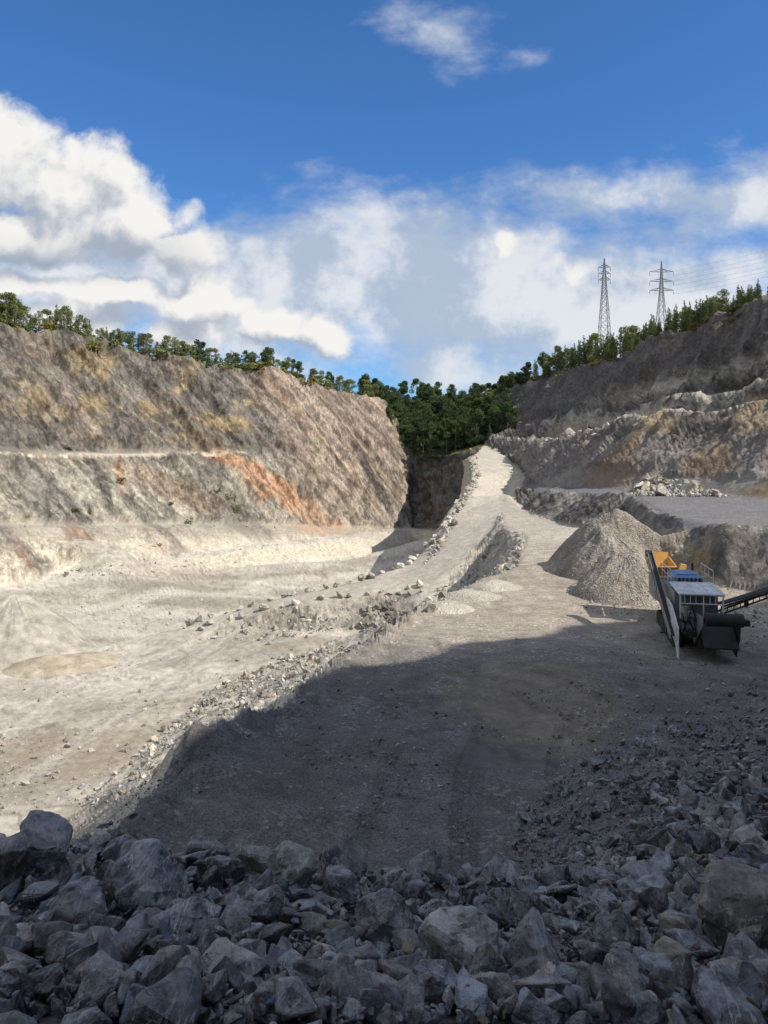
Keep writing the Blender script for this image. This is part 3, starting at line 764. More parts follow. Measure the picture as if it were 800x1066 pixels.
for (px, py, w, Y, az_, tilt, lab, sd) in heroes:
    x, y, z = P(px, py, Y); s = w/F0*Y/2*1.04
    me = hull_rock(1000+sd, 13+sd % 7, 8, (1, .75, az_), .05, 'boulder')
    o = link('boulder', me)
    mat = {6: M_green, 8: M_green, 7: M_olive, 11: M_white, 14: M_white, 17: M_olive, 13: M_olive, 25: M_white}.get(sd, M_dark)
    me.materials.append(mat)
    gz = H1(x, y)
    o.location = (x, y, z if sd in (3, 17) else min(z, gz+s*.75*az_) if z > gz else gz+.1*s); o.scale = (s, s, s)
    o.rotation_euler = (tilt*.5, -tilt*.6, sd*1.7)
    tag(o, lab, 'boulder', None); used.append((x, y, s))
if 1:   # black crack through the split boulder
    pass
bl_lib = [hull_rock(300+i, 9+i % 6, 4, (1, random.uniform(.5,.9), random.uniform(.4,.8)), .04, 'boulder') for i in range(16)]
for me in bl_lib: me.materials.append(M_dark)
bl_pale = [hull_rock(350+i, 16, 2, (1, .85, .75), .06, 'boulder') for i in range(8)]
for me in bl_pale: me.materials.append(M_pale)
def boulder(x, y, s, lab, group, lib=bl_lib, sink=.25, name='boulder'):
    o = link(name, random.choice(lib)); o.location = (x, y, H1(x, y)+s*(.7-sink)*.8); o.scale = (s, s*random.uniform(.75, 1.1), s*random.uniform(.7, 1))
    o.rotation_euler = (random.uniform(-.6, .6), random.uniform(-.6, .6), random.uniform(0, 6.3))
    tag(o, lab, 'boulder', group); return o
cnt = 0; tries = 0
while cnt < 185 and tries < 6000:
    tries += 1
    px = random.uniform(-60, 860); Y = 3.0+5.2*random.random()**.8
    x = (px-400)/F0*Y; s = random.choice([.09, .12, .15, .19, .24, .30])*random.uniform(.85, 1.15)*(.75+.06*Y)
    if any((x-a)**2+(Y-b)**2 < (s*.62+c_*.5)**2 for a, b, c_ in used): continue
    used.append((x, Y, s)); cnt += 1
    zone = 'left' if px < 300 else ('middle' if px < 560 else 'right')
    lab = {'left': 'mid sized dark angular stone filling the left part of the boulder heap', 'middle': 'mid sized dark angular stone filling the middle of the boulder heap', 'right': 'mid sized dark angular stone filling the right part of the boulder heap'}[zone]
    boulder(x, Y, s, lab, 'stones filling the %s of the near boulder heap' % zone)
# loose blocks on the gravel slope to the right
for px, py, w, lab in ((604,781-0,0,''),):
    pass
slope_named = [(700,762,20,'pale tan block lying on the dark gravel slope at the right'),(731,762,22,'brownish flat block beside the pale tan one on the gravel slope'),(700,808,20,'tall rounded grey block standing on the upper gravel slope'),
 (718,848,26,'flat green grey slab on the stony slope'),(772,780,14,'rounded dark stone near the right edge of the gravel slope'),(548,852,18,'dark stone at the left foot of the gravel slope'),(565,868,16,'second dark stone beside the brown hollow'),
 (625,795,20,'dark stone on the rim of the gravel slope'),(636,790,14,'grey stone touching the dark rim stone'),(744,875,20,'pale oval stone low on the stony slope'),(790,825,24,'grey block at the right picture edge on the stony slope'),(668,772,22,'dark stone on the crest between brown sheet and gravel slope')]
for px, py, w, lab in slope_named:
    (q,), (t,) = ray_ground(np.array([float(px)]), np.array([py+w*.25]))
    boulder(q[0], q[1], w/F0*t/2*1.25, lab, None, [random.choice(bl_lib)], .3)

# rubble as stuff
pts, t = ray_ground(rng.uniform(-20, 820, 5200), rng.uniform(855, 1075, 5200))
m = (t < 9.5); pts, t = pts[m], t[m]
sz = np.clip(.03*rng.pareto(1.9, len(pts))+.028, .028, .2)
pts[:, 2] += sz*.3+rng.uniform(0, .10, len(pts))
scatter('rubble', pts, sz, M_stuffd, mid, tints(len(pts)))
slope_poly = [(525,930),(540,860),(560,830),(610,790),(680,760),(800,700),(830,900),(700,960),(560,960)]
pts, t = pix_pts(9000, slope_poly, (4, 60))
sz = np.clip(.02*rng.pareto(1.9, len(pts))+.022, .02, .2)
w = smooth(560, 760, 400+F0*pts[:, 0]/pts[:, 1]+0*sz)
sz = sz*(.8+.9*w*smooth(26, 10, pts[:, 1])); pts[:, 2] += sz*.35
scatter('stony_slope_rubble', pts, sz, M_stuffd, mid, tints(len(pts), .5, 1.5, .08))
pts, t = pix_pts(14000, [(150,840),(330,715),(450,720),(580,640),(800,650),(800,760),(680,760),(540,880),(530,930),(180,930)], (6, 60))
px__ = 400+F0*pts[:, 0]/pts[:, 1]; keep = fbm(pts[:, 0], pts[:, 1], 0*pts[:, 0], .35, 3, 5) > .12-.5*smooth(560, 700, px__)
pts = pts[keep]; sz = np.clip(.012*rng.pareto(2.2, len(pts))+.012, .012, .09)*(.7+pts[:, 1]*.02); pts[:, 2] += sz*.2
scatter('yard_gravel', pts, sz, M_stuffd, small, tints(len(pts), .8, 1.9, .1))
n = 1500; yy_ = rng.uniform(10, 36, n); xx_ = np.interp(yy_, [8.5,12.4,16.5,19,21.5,25,29.5,33.5,36.5], [-10,-7.6,-5.6,-4.7,-4.0,-3.3,-2.1,-.6,.1])+rng.normal(-.1, .55, n)
sz = np.clip(.025*rng.pareto(2., n)+.025, .025, .2)
scatter('crest_rubble', np.stack([xx_, yy_, H(xx_, yy_)+sz*.4+.05], 1), sz, M_stuffd, mid, tints(n, .7, 1.5, .08))
# pale rubble bank
pts, t = pix_pts(9000, [(355,672),(300,685),(225,715),(160,770),(85,838),(160,838),(200,795),(262,765),(300,730),(345,700),(372,676)], (38, 130))
m = t > 36; pts, t = pts[m], t[m]
sz = np.clip(.09*rng.pareto(2.4, len(pts))+.06, .06, .6)*(t/75)**.5; pts[:, 2] += sz*.35
scatter('pale_rubble', pts, sz, M_stuffp, small, tints(len(pts), .45, 1.25, .1))
for poly, n, s0, nm, lo, hi in (([(375,660),(380,635),(400,628),(425,640),(400,660)], 700, .3, 'grey_rubble_patch', .3, .9),
                    ([(480,612),(520,555),(548,555),(540,590),(510,600)], 900, .22, 'hollow_rubble', .5, 1.1),
                    ([(445,640),(455,612),(500,600),(520,590),(470,632)], 300, .2, 'ramp_foot_rubble', .5, 1.1),
                    ([(200,668),(300,640),(380,624),(440,616),(380,655),(260,668)], 1200, .22, 'ramp_side_rubble', .6, 1.15),
                    ([(440,590),(462,550),(490,500),(486,470),(498,468),(500,500),(480,535),(460,572)], 900, .45, 'ramp_berm_rubble', .6, 1.2),
                    ([(655,517),(670,500),(710,500),(735,512),(760,517)], 700, .45, 'bench_rubble', .6, 1.25),
                    ([(575,462),(600,440),(640,432),(700,430),(720,445),(690,452)], 500, .5, 'terrace_rubble', .5, 1.2),
                    ([(640,420),(700,396),(720,404),(690,412)], 160, .5, 'upper_terrace_rubble', .5, 1.2),
                    ([(600,640),(690,560),(800,600),(800,650),(690,640)], 900, .08, 'wall_foot_rubble', .4, .9),
                    ([(0,560),(60,600),(200,600),(350,560),(420,560),(420,552),(200,575),(60,590)], 500, .3, 'cliff_foot_rubble', .6, 1.1)):
    pts, t = pix_pts(n, poly, (30, 320)); sz = np.clip(s0*.4*rng.pareto(2.2, len(pts))+s0*.5, s0*.4, s0*3)
    pts[:, 2] += sz*.3
    scatter(nm, pts, sz, M_stuffp, small, tints(len(pts), lo, hi, .08))
pts, t = pix_pts(2600, [(0,640),(200,610),(330,606),(200,660),(370,665),(200,720),(80,838),(0,850)], (40, 320)); sz = np.clip(.05*rng.pareto(2., len(pts))+.07, .07, .5)
pts[:, 2] += sz*.2; scatter('floor_stones', pts, sz, M_stuffp, small, tints(len(pts), .5, 1.1, .08))
# boulder rows along ramp and terraces: countable -> individuals
def row(L, n, s, lab, group, jit=.6, sizes=None):
    Q = [Vector(P(*p)) for p in L]; seg = [(Q[i+1]-Q[i]).length for i in range(len(Q)-1)]; T = sum(seg)
    for k in range(n):
        d = (k+.5+random.uniform(-.3, .3))/n*T; i = 0
        while i < len(seg)-1 and d > seg[i]: d -= seg[i]; i += 1
        q = Q[i].lerp(Q[i+1], max(0, min(1, d/seg[i])))
        boulder(q.x+random.uniform(-jit, jit), q.y+random.uniform(-jit, jit), s*random.uniform(.6, 1.3), lab, group, bl_pale, .3)
row(RAMP_O[6:14], 20, .85, 'pale boulder in the row along the far edge of the lower ramp', 'boulders along the far ramp edge')
row(RAMP_O[2:7], 20, 1.0, 'pale boulder crowded on the outer berm of the upper ramp', 'boulders on the upper ramp berm', 1.2)
row(RAMP_I[5:12], 16, .75, 'pale boulder in the row along the near edge of the lower ramp', 'boulders along the near ramp edge')
row(RM[2:9], 26, .8, 'pale block in the safety berm on the terrace edge of the right wall', 'berm blocks on the right terrace')
row([(560,446,278),(596,433,242),(625,430,222)], 12, 1.0, 'pale block in the upper berm row below the dark right cliff', 'upper berm blocks')
row(C1[1:6], 18, .45, 'small pale stone on the edge of the lowest left bench', 'stones on the lowest left bench', .4)
row(RM[0:3], 8, .8, 'pale block on the terrace edge beside the top of the haul road', 'berm blocks beside the road top')
for px, py, w, lab in ((447,628,16,'square tan block on the rim of the yard above the ramp'),(399,668,14,'reddish block on the yard rim by the grey rubble'),(533,573,9,'pale stone where the ramp meets the bench bank')):
    (q,), (t,) = ray_ground(np.array([float(px)]), np.array([float(py)]))
    boulder(q[0], q[1], w/F0*t/2, lab, None, bl_pale, .2)

# ------------------------------------------------------------------ gravel piles
def heap(name, cx, cy, rx, ry, h, lab, cat, mat, rot=0, ridge=0., seed=0, sharp=1.0, n=110, sink=.3, sub=None):
    a = np.linspace(0, 2*np.pi, n*2, endpoint=False); r = np.linspace(0, 1, n)
    Rr, A = np.meshgrid(r, a); u = Rr*np.cos(A); v = Rr*np.sin(A)
    X = u*rx; Y = v*ry
    d = np.hypot(np.maximum(np.abs(u)-ridge, 0)/(1-ridge*.999), v) if ridge else Rr
    Z = h*(1-d**sharp); Z = np.where(d > 1, 0, Z)
    cs, sn = math.cos(rot), math.sin(rot)
    gx_ = cx+X*cs-Y*sn; gy_ = cy+X*sn+Y*cs
    Z = Z+fbm(gx_, gy_, 0*Z, 3./rx, 5, seed, .6)*.13*h*(1-Rr**4)+fbm(gx_, gy_, 0*Z, .8/rx, 2, seed+9)*.35*h*(1-Rr**2)
    rill = fbm(np.cos(A)*6, np.sin(A)*6, Rr*.8, 1.4, 3, seed+3)*.05*h*Rr*(1-Rr)*4
    Z = Z+rill
    g0 = H(gx_.ravel(), gy_.ravel()).reshape(Z.shape)
    ZZ = g0*1.0+Z-sink*Rr**6*1.2
    zb = H1(cx, cy)
    V = np.stack([X*cs-Y*sn, X*sn+Y*cs, ZZ-zb], -1).reshape(-1, 3)
    idx = np.arange(V.shape[0]).reshape(Rr.shape); nx_ = np.roll(idx, -1, 0)
    Q = np.stack([idx[:, :-1], idx[:, 1:], nx_[:, 1:], nx_[:, :-1]], -1).reshape(-1, 4)
    me = np_mesh(name, V, Q, None, True)
    o = link(name, me, mat); o.location = (cx, cy, zb); tag(o, lab, cat)
    return o
def gravel_mat(name, ca, cb, sc):
    m, nt, b = new_mat(name); N = NT(nt); geo = N.n('ShaderNodeNewGeometry').outputs['Position']
    v = N.voro(geo, sc); s = N.n('ShaderNodeSeparateColor'); N.l(v, s.inputs[0])
    c = N.mix(s.outputs[0], ca, cb)
    c = N.scale(c, N.lin(N.noise(geo, .7, 4), .3, .7, .7, 1.3))
    N.l(c, b.inputs['Base Color']); b.inputs['Roughness'].default_value = .95; b.inputs['Specular IOR Level'].default_value = .15
    nb = N.bump(N.voro(geo, sc, 'Distance'), .9, .6/sc); nb = N.bump(N.noise(geo, 2, 8, .7), .5, .2, nb); N.l(nb, b.inputs['Normal'])
    return m
M_grav = gravel_mat('crushed_stone', (.17,.155,.14), (.36,.33,.285), 11)
M_sand = gravel_mat('pale_fines', (.36,.34,.29), (.44,.41,.35), 9)
M_tan = gravel_mat('tan_fines', (.38,.325,.25), (.44,.385,.30), 9)
x, y, _ = P(632, 0, 55)
heap('gravel_pile', x, 54.5, 4.0, 7.5, 2.8, 'tall crushed stone heap with a sunlit right flank beside the haul road', 'gravel pile', M_grav, .12, .15, 3, .95)
x, y, _ = P(655, 0, 45.5)
heap('gravel_pile', x, 46, 3.4, 4.6, 2.3, 'lower crushed stone heap in front of the tall one, left of the crusher', 'gravel pile', M_grav, -.3, .2, 8, .95)
x, y, _ = P(15, 0, 100)
heap('sand_pile', x, 100, 11, 13, 6, 'large pale grey heap of fines at the left picture edge on the pit floor', 'sand pile', M_sand, .5, .1, 12, .9)
x, y, _ = P(68, 0, 92)
heap('sand_pile', x, 91, 7.5, 5, 1.2, 'small tan heap of fines beside the large pale grey one', 'sand pile', M_tan, .3, .3, 15, .9)
x, y, _ = P(115, 0, 186)
heap('sand_pile', x, 184, 10, 7, 4.6, 'low whitish heap at the foot of the lowest left rock face', 'sand pile', M_sand, .3, .2, 18, .9)
for k, (px, py) in enumerate(((487,622),(515,611),(465,634))):
    (q,), (t,) = ray_ground(np.array([float(px)]), np.array([float(py)]))
    heap('gravel_mound', q[0], q[1], 2.3-.3*k, 1.8, .55-.08*k, ('larger low mound of fines tipped on the yard rim', 'low mound of fines on the yard rim nearest the hollow', 'smallest low mound of fines on the yard rim next to the tan block')[k], 'mound', M_sand, .3, .1, 20+k, 1., 40, .1)

# stones over the gravel piles
for cx, cy, rx_, ry_, h_ in (( (632-400)/F0*55,54.5,4.0,7.5,2.8),((655-400)/F0*45.5,46,3.4,4.6,2.3)):
    n = 1500; r = np.sqrt(rng.uniform(0, 1.1, n)); a = rng.uniform(0, 2*np.pi, n)
    X = cx+rx_*r*np.cos(a); Y = cy+ry_*r*np.sin(a); Z = H(X, Y)+h_*np.clip(1-r, 0, 1)*.93
    # settle on whichever is the heap surface is approximate; sink half
    sz = np.clip(.02*rng.pareto(2.2, n)+.02, .02, .13)
    scatter('gravel_pile_stones', np.stack([X, Y, Z], 1), sz, M_stuffp, small, tints(n, .5, 1.2))

# ------------------------------------------------------------------ trees
def leaf_cloud(name, centers, radii, per, size, mat, seed, up=.3):
    r = np.random.default_rng(seed); VV, TT = [], []
    for (c0, rad) in zip(centers, radii):
        n = int(per*rad[0]*rad[2]/ .5)+8
        d = r.normal(size=(n, 3)); d /= np.linalg.norm(d, axis=1)[:, None]
        p = np.array(c0)+d*np.array(rad)*(r.uniform(.45, 1.05, n)**.6)[:, None]
        a = r.normal(size=(n, 3)); a /= np.linalg.norm(a, axis=1)[:, None]
        b = np.cross(a, r.normal(size=(n, 3))); b /= np.linalg.norm(b, axis=1)[:, None]
        s = size*r.uniform(.6, 1.4, n)[:, None]
        VV.append(np.stack([p-a*s, p+b*s*.6, p+a*s, p-b*s*.6], 1)); TT.append(np.repeat(np.clip(r.normal(.5, .22, n)+r.normal(0, .15), 0, 1), 4))
    V = np.concatenate(VV).reshape(-1, 3); Q = np.arange(len(V)).reshape(-1, 4)
    me = np_mesh(name, V, Q, None, False, {'tone': np.concatenate(TT)}); me.materials.append(mat)
    return me
def limb(bm, a, b, ra, rb, k=6):
    a, b = Vector(a), Vector(b); d = (b-a).normalized(); u = d.orthogonal().normalized(); v = d.cross(u)
    A = [bm.verts.new(a+(u*math.cos(t)+v*math.sin(t))*ra) for t in [2*math.pi*i/k for i in range(k)]]
    B = [bm.verts.new(b+(u*math.cos(t)+v*math.sin(t))*rb) for t in [2*math.pi*i/k for i in range(k)]]
    for i in range(k): bm.faces.new((A[i], A[(i+1) % k], B[(i+1) % k], B[i]))
    bm.faces.new(A[::-1]); bm.faces.new(B)
M_bark = plain('bark', (.16,.14,.11), .9, gr=.3)
M_birch = plain('pale_bark', (.38,.36,.32), .9, gr=.4)
L_mid = leaf_material('foliage_mid', (.10,.135,.045), (.25,.28,.10))
L_dark = leaf_material('foliage_dark', (.045,.08,.032), (.10,.15,.06))
L_pine = leaf_material('foliage_pine', (.055,.085,.03), (.14,.17,.06))
L_yel = leaf_material('foliage_olive', (.10,.10,.025), (.22,.19,.06))
def decid(seed, h, mat, bark, sparse=1., lo=.06):
    r = random.Random(seed); bm = bmesh.new(); cen, rad = [], []
    top = h*.8; lean = r.uniform(-.06, .06)*h
    limb(bm, (0, 0, -.8), (lean*.5, 0, h*.45), .022*h, .014*h); limb(bm, (lean*.5, 0, h*.45), (lean, 0, top), .014*h, .005*h)
    for i in range(20):
        t = r.uniform(lo, .98); a = r.uniform(0, 6.28); w = h*.27*math.sin(min(1, (1.12-t)/.6)*1.5)
        c0 = (lean*t+math.cos(a)*w*r.uniform(.3, 1), math.sin(a)*w*r.uniform(.3, 1), h*t)
        limb(bm, (lean*t*.9, 0, h*t*.8), c0, .007*h, .002*h, 4)
        cen.append(c0); q = h*r.uniform(.07, .135); rad.append((q, q, q*.8))
    cen.append((lean, 0, h*.95)); rad.append((h*.07, h*.07, h*.07))
    tm = bpy.data.meshes.new('trunk'); bm.to_mesh(tm); bm.free(); tm.materials.append(bark)
    return tm, leaf_cloud('crown', cen, rad, 80*sparse, h*.019, mat, seed)
def conif(seed, h, mat):
    r = random.Random(seed); bm = bmesh.new(); cen, rad = [], []
    limb(bm, (0, 0, -.8), (0, 0, h*.97), .02*h, .003*h)
    for i in range(22):
        t = .12+.86*i/22; w = h*.17*(1.02-t)**.8; 
        for k in range(3 if t < .75 else 1):
            a = r.uniform(0, 6.28); c0 = (math.cos(a)*w*.6, math.sin(a)*w*.6, h*t)
            limb(bm, (0, 0, h*t), c0, .004*h, .001*h, 3); cen.append(c0); rad.append((w*.55+.1, w*.55+.1, h*.035))
    tm = bpy.data.meshes.new('trunk'); bm.to_mesh(tm); bm.free(); tm.materials.append(M_bark)
    return tm, leaf_cloud('crown', cen, rad, 34, h*.017, mat, seed)
TREE = {'dec': [decid(i, 9, L_mid, M_bark) for i in range(4)], 'bir': [decid(20+i, 9, L_mid, M_birch, .6, .35) for i in range(3)],
        'drk': [decid(40+i, 10, L_dark, M_bark, 1.2) for i in range(4)], 'con': [conif(60+i, 9, L_pine) for i in range(4)], 'pin': [conif(80+i, 9, L_dark) for i in range(3)]}
SHR = [leaf_cloud('shrub', [(random.uniform(-.5,.5), random.uniform(-.5,.5), random.uniform(.2,.7)) for _ in range(5)], [(.45,.45,.4)]*5, 60, .13, m_, 90+i) for i, m_ in enumerate((L_mid, L_yel, L_dark, L_mid, L_yel))]
def tree(kind, x, y, s, lab, group, dz=0):
    tm, cm = random.choice(TREE[kind])
    nm = {'dec': 'broadleaf_tree', 'bir': 'birch_tree', 'drk': 'broadleaf_tree', 'con': 'conifer_tree', 'pin': 'conifer_tree'}[kind]
    e = empty(nm, (x, y, H1(x, y)+dz), random.uniform(0, 6.28), s); tag(e, lab, 'tree', group)
    link('trunk', tm, None, e); link('crown', cm, None, e)
def along(L, t):
    Q = [Vector(P(*p)) for p in L]; n = len(Q)-1; i = min(n-1, int(t*n)); return Q[i].lerp(Q[i+1], t*n-i)
R1 = RL[2:14]
for k in range(185):        # rim of the left wall
    t = (k+random.random())/185; q = along(R1, t); d = random.uniform(.3, 9)
    s = .72*(1.15 if t < .2 else .82 if t < .6 else .85)*random.choice([.5, .6, .75, .9, 1., 1.15, 1.25])
    kd = random.choice(['dec', 'bir', 'dec', 'con', 'bir'] if t < .5 else ['dec', 'drk', 'con', 'dec'])
    lab, g = {'dec': ('rounded green broadleaf tree on the rim of the left cliff', 'broadleaf trees on the left rim'), 'drk': ('dark green broadleaf tree on the rim of the left cliff towards the far end', 'dark broadleaf trees on the left rim'),
              'bir': ('thin airy pale stemmed tree on the rim of the left cliff', 'pale stemmed trees on the left rim'), 'con': ('pointed conifer on the rim of the left cliff', 'conifers on the left rim')}[kd]
    tree(kd, q.x-.62*d, q.y+.78*d, s, lab, g)
for k in range(130):        # wooded slope behind the end wall
    u = random.random(); v = random.random()**1.3
    x = 1+50*u; y = 316+50*v-(x-2)*.6
    if H1(x, y) < 3.5: continue
    tree(random.choice(['drk', 'pin', 'drk']), x, y, random.uniform(.75, 1.25), 'dark tree in the shaded wood behind the end wall of the pit', 'trees of the shaded wood')
for k in range(70):        # back of the wood
    x = random.uniform(-12, 66); y = random.uniform(350, 400)
    tree('drk', x, y, random.uniform(.9, 1.25), 'dark tree on the skyline of the shaded wood at the far end of the pit', 'skyline trees of the shaded wood')
for k in range(40):        # shoulder right of the wood
    t = random.random(); q = along(RN[0:5], t); d = random.uniform(-1, 14)
    tree(random.choice(['drk', 'dec', 'pin']), q.x+d*.9, q.y+d*.6, random.uniform(.6, 1.1), 'dark tree on the low shoulder between the wood and the right cliff', 'trees on the low right shoulder')
for k in range(240):        # plantation on the right rim
    t = ((k+random.random())/240)**.9; q = along(RN[4:], t); d = random.uniform(.5, 16)
    tree('con' if random.random() > .1 else 'dec', q.x+d*.85, q.y+d*.55, random.uniform(.6, 1.05)*(1.4-.95*t), 'young conifer in the plantation along the rim of the right cliff' if 0 else 'young tree in the plantation along the rim of the right cliff', 'plantation on the right rim')
def shrub(px, py, w, lab, group):
    (P_, T_) = ray_ground(np.array([float(px)]), np.array([float(py)]))
    if not len(P_): return
    q = P_[0]; me = random.choice(SHR)
    o = link('shrub', me); s = w/F0*q[1]/1.6; o.location = (q[0], q[1]-.4, q[2]-.1*s); o.scale = (s, s, s*.8); o.rotation_euler = (0, 0, random.uniform(0, 6.28)); tag(o, lab, 'shrub', group)
for px, py, w in ((55,537,12),(68,537,9),(80,533,10),(92,534,9),(100,532,8),(128,501,9),(178,526,8),(215,505,14),(222,515,16),(205,512,10),(240,520,14),(246,530,12),(230,533,10),(160,570,7),(195,545,10),(165,568,8),(270,541,8),(72,468,10)):
    shrub(px, py, w, 'small green shrub on the ledges of the left wall', 'shrubs on the left wall ledges')
for k in range(46):
    t = k/46; q = along(RL[2:13], t+.01*random.random()); o = link('shrub', random.choice(SHR)); s = random.uniform(1.8, 4.0)
    x_, y_ = q.x-.62*random.uniform(-1.5, 2.5), q.y+.78*random.uniform(-1.5, 2.5)
    o.location = (x_, y_, H1(x_, y_)-.2); o.scale = (s, s, s*.8); o.rotation_euler = (0, 0, k); tag(o, 'low shrub at the lip of the left cliff under the trees', 'shrub', 'shrubs on the lip of the left cliff')
for k in range(46):
    t = k/46; q = along(RN[3:11], t+.01*random.random()); o = link('shrub', SHR[1] if random.random() > .4 else SHR[4]); s = random.uniform(1.2, 2.6)
    x_, y_ = q.x+random.uniform(-2, 1.5), q.y+random.uniform(-.5, .5)
    o.location = (x_, y_, H1(x_, y_)-.3); o.scale = (s*1.4, s, s*.6); o.rotation_euler = (0, 0, k); tag(o, 'yellowish shrub at the lip of the right cliff', 'shrub', 'shrubs on the lip of the right cliff')

# ------------------------------------------------------------------ pylons
M_steel = plain('galvanised_steel', (.20,.21,.23), .5, .5, gr=.1)
M_wire = plain('cable', (.05,.05,.055), .5)
M_ins = plain('insulator_glass', (.10,.14,.13), .2)
def bar(bm, a, b, w): limb(bm, a, b, w, w, 4)
def pylon(px, Y, topy, levels, half, base_w, waist, lab, doubled=False, rz=0.):
    x = (px-400)/F0*Y; zb = H1(x, Y); zt = (HY-topy)/F0*Y; Hh = zt-zb
    e = empty('pylon', (x, Y, zb), rz); tag(e, lab, 'pylon')
    bm = bmesh.new(); waistz = Hh*waist
    def wid(z): return base_w/2*(1-z/waistz)+.9*(z/waistz) if z < waistz else .9*(1-(z-waistz)/(Hh-waistz)*.85)
    zz = [0]; 
    while zz[-1] < Hh-1.2: zz.append(zz[-1]+max(1.8, wid(zz[-1])*1.9))
    zz[-1] = Hh
    for i in range(len(zz)-1):
        z0, z1 = zz[i], zz[i+1]; w0, w1 = wid(z0), wid(z1)
        c0 = [(w0, w0, z0), (-w0, w0, z0), (-w0, -w0, z0), (w0, -w0, z0)]; c1 = [(w1, w1, z1), (-w1, w1, z1), (-w1, -w1, z1), (w1, -w1, z1)]
        for k in range(4):
            bar(bm, c0[k], c1[k], .16); bar(bm, c0[k], c1[(k+1) % 4], .08); bar(bm, c0[(k+1) % 4], c1[k], .08); bar(bm, c1[k], c1[(k+1) % 4], .08)
    me = bpy.data.meshes.new('lattice_mast'); bm.to_mesh(me); bm.free(); link('lattice_mast', me, M_steel, e)
    for ly in levels:
        z = (HY-ly)/F0*Y-zb; w = wid(z)
        bm = bmesh.new()
        for s in (-1, 1):
            tip = (s*half, 0, z+.2)
            for yy in (-w, w):
                bar(bm, (s*w, yy, z), tip, .11); bar(bm, (s*w, yy, z+1.5), tip, .11); bar(bm, (s*(half+w)/2, yy*.5, z+.1), (s*w, yy, z+1.5), .07)
            bar(bm, (s*w, -w, z), (s*w, w, z), .08)
        me = bpy.data.meshes.new('cross_arm'); bm.to_mesh(me); bm.free(); arm = link('cross_arm', me, M_steel, e)
        for s in (-1, 1):
            bm = bmesh.new()
            for q in range(6): limb(bm, (s*half, 0, z-.15-q*.3), (s*half, 0, z-.35-q*.3), .16, .07, 6)
            me = bpy.data.meshes.new('insulator'); bm.to_mesh(me); bm.free(); link('insulator', me, M_ins, arm)
    return (x, Y, zb, rz)
p1 = pylon(629.5, 380, 269, (278.5, 285, 291.5), 3.0, 7.5, .78, 'narrower lattice pylon with three short arms, left one of the pair above the right wood')
p2 = pylon(689, 400, 272, (283, 293, 302.5), 6.2, 8.5, .70, 'lattice pylon with wider arms, right one of the pair above the right wood')
def wire(a, b, sag, lab, r=.028):
    bm = bmesh.new(); a = Vector(a); b = Vector(b); n = 26; prev = None
    for i in range(n+1):
        t = i/n; q = a.lerp(b, t); q.z -= sag*4*t*(1-t)
        if prev: limb(bm, prev, q, r, r, 4)
        prev = q
    me = bpy.data.meshes.new('power_line'); bm.to_mesh(me); bm.free(); tag(link('power_line', me, M_wire), lab, 'cable', 'overhead power lines')
for ly in (283, 293, 302.5):
    for s in (-1, 1):
        x0 = (689-400)/F0*400+s*6.2; z0 = (HY-ly)/F0*400-2
        wire((x0, 400, z0), (x0+150, 250, z0+22), 5, 'dark overhead power line rising from the wide armed pylon to the right')

# ------------------------------------------------------------------ crusher
M_grey = plain('grey_machine_paint', (.22,.23,.245), .5, .2, .2, 3., (.2,.19,.17), .6)
M_lgrey = plain('pale_dusty_panel', (.64,.67,.70), .55, .1, .2, 5., (.26,.24,.21), .75)
M_blue = plain('blue_paint', (.12,.24,.46), .5, .0, .25, 3., (.34,.35,.36), .75)
M_orange = plain('orange_paint', (.58,.31,.07), .45, .0, .15, 3., (.4,.3,.2), .35)
M_rub = plain('black_rubber', (.012,.012,.014), .7, 0, .3, 3., (.06,.06,.058), .35)
M_blk = plain('dark_steel', (.035,.037,.042), .55, .4, .3, 4., (.15,.14,.12), .5)
class MB:
    def __init__(s): s.bm = bmesh.new()
    def box(s, c, d, rot=(0, 0, 0), bev=.02):
        b = bmesh.new(); bmesh.ops.create_cube(b, size=1)
        for v in b.verts: v.co = Vector((v.co.x*d[0], v.co.y*d[1], v.co.z*d[2]))
        if bev: bmesh.ops.bevel(b, geom=list(b.edges), offset=min(bev, min(d)*.3), segments=1, affect='EDGES')
        M = Matrix.Translation(c) @ Euler(rot).to_matrix().to_4x4()
        b.transform(M); me = bpy.data.meshes.new('t'); b.to_mesh(me); b.free(); s.bm.from_mesh(me); bpy.data.meshes.remove(me); return s
    def cyl(s, a, b, r, k=16): limb(s.bm, a, b, r, r, k); return s
    def poly(s, pts, ext):
        e = Vector(ext); A = [s.bm.verts.new(p) for p in pts]; B = [s.bm.verts.new(Vector(p)+e) for p in pts]; n = len(A)
        s.bm.faces.new(A); s.bm.faces.new(B[::-1])
        for i in range(n): s.bm.faces.new((A[i], B[i], B[(i+1) % n], A[(i+1) % n]))
        return s
    def build(s, name, mat, parent=None):
        bmesh.ops.recalc_face_normals(s.bm, faces=s.bm.faces)
        me = bpy.data.meshes.new(name); s.bm.to_mesh(me); s.bm.free(); return link(name, me, mat, parent)
cx, cy = (736-400)/F0*31, 31.0
cr = empty('mobile_crusher', (cx, cy, H1(cx, cy)), -.20, (.73, 1, .86))
tag(cr, 'grey tracked rock crusher with blue hood and orange hopper parked at the right', 'crusher')
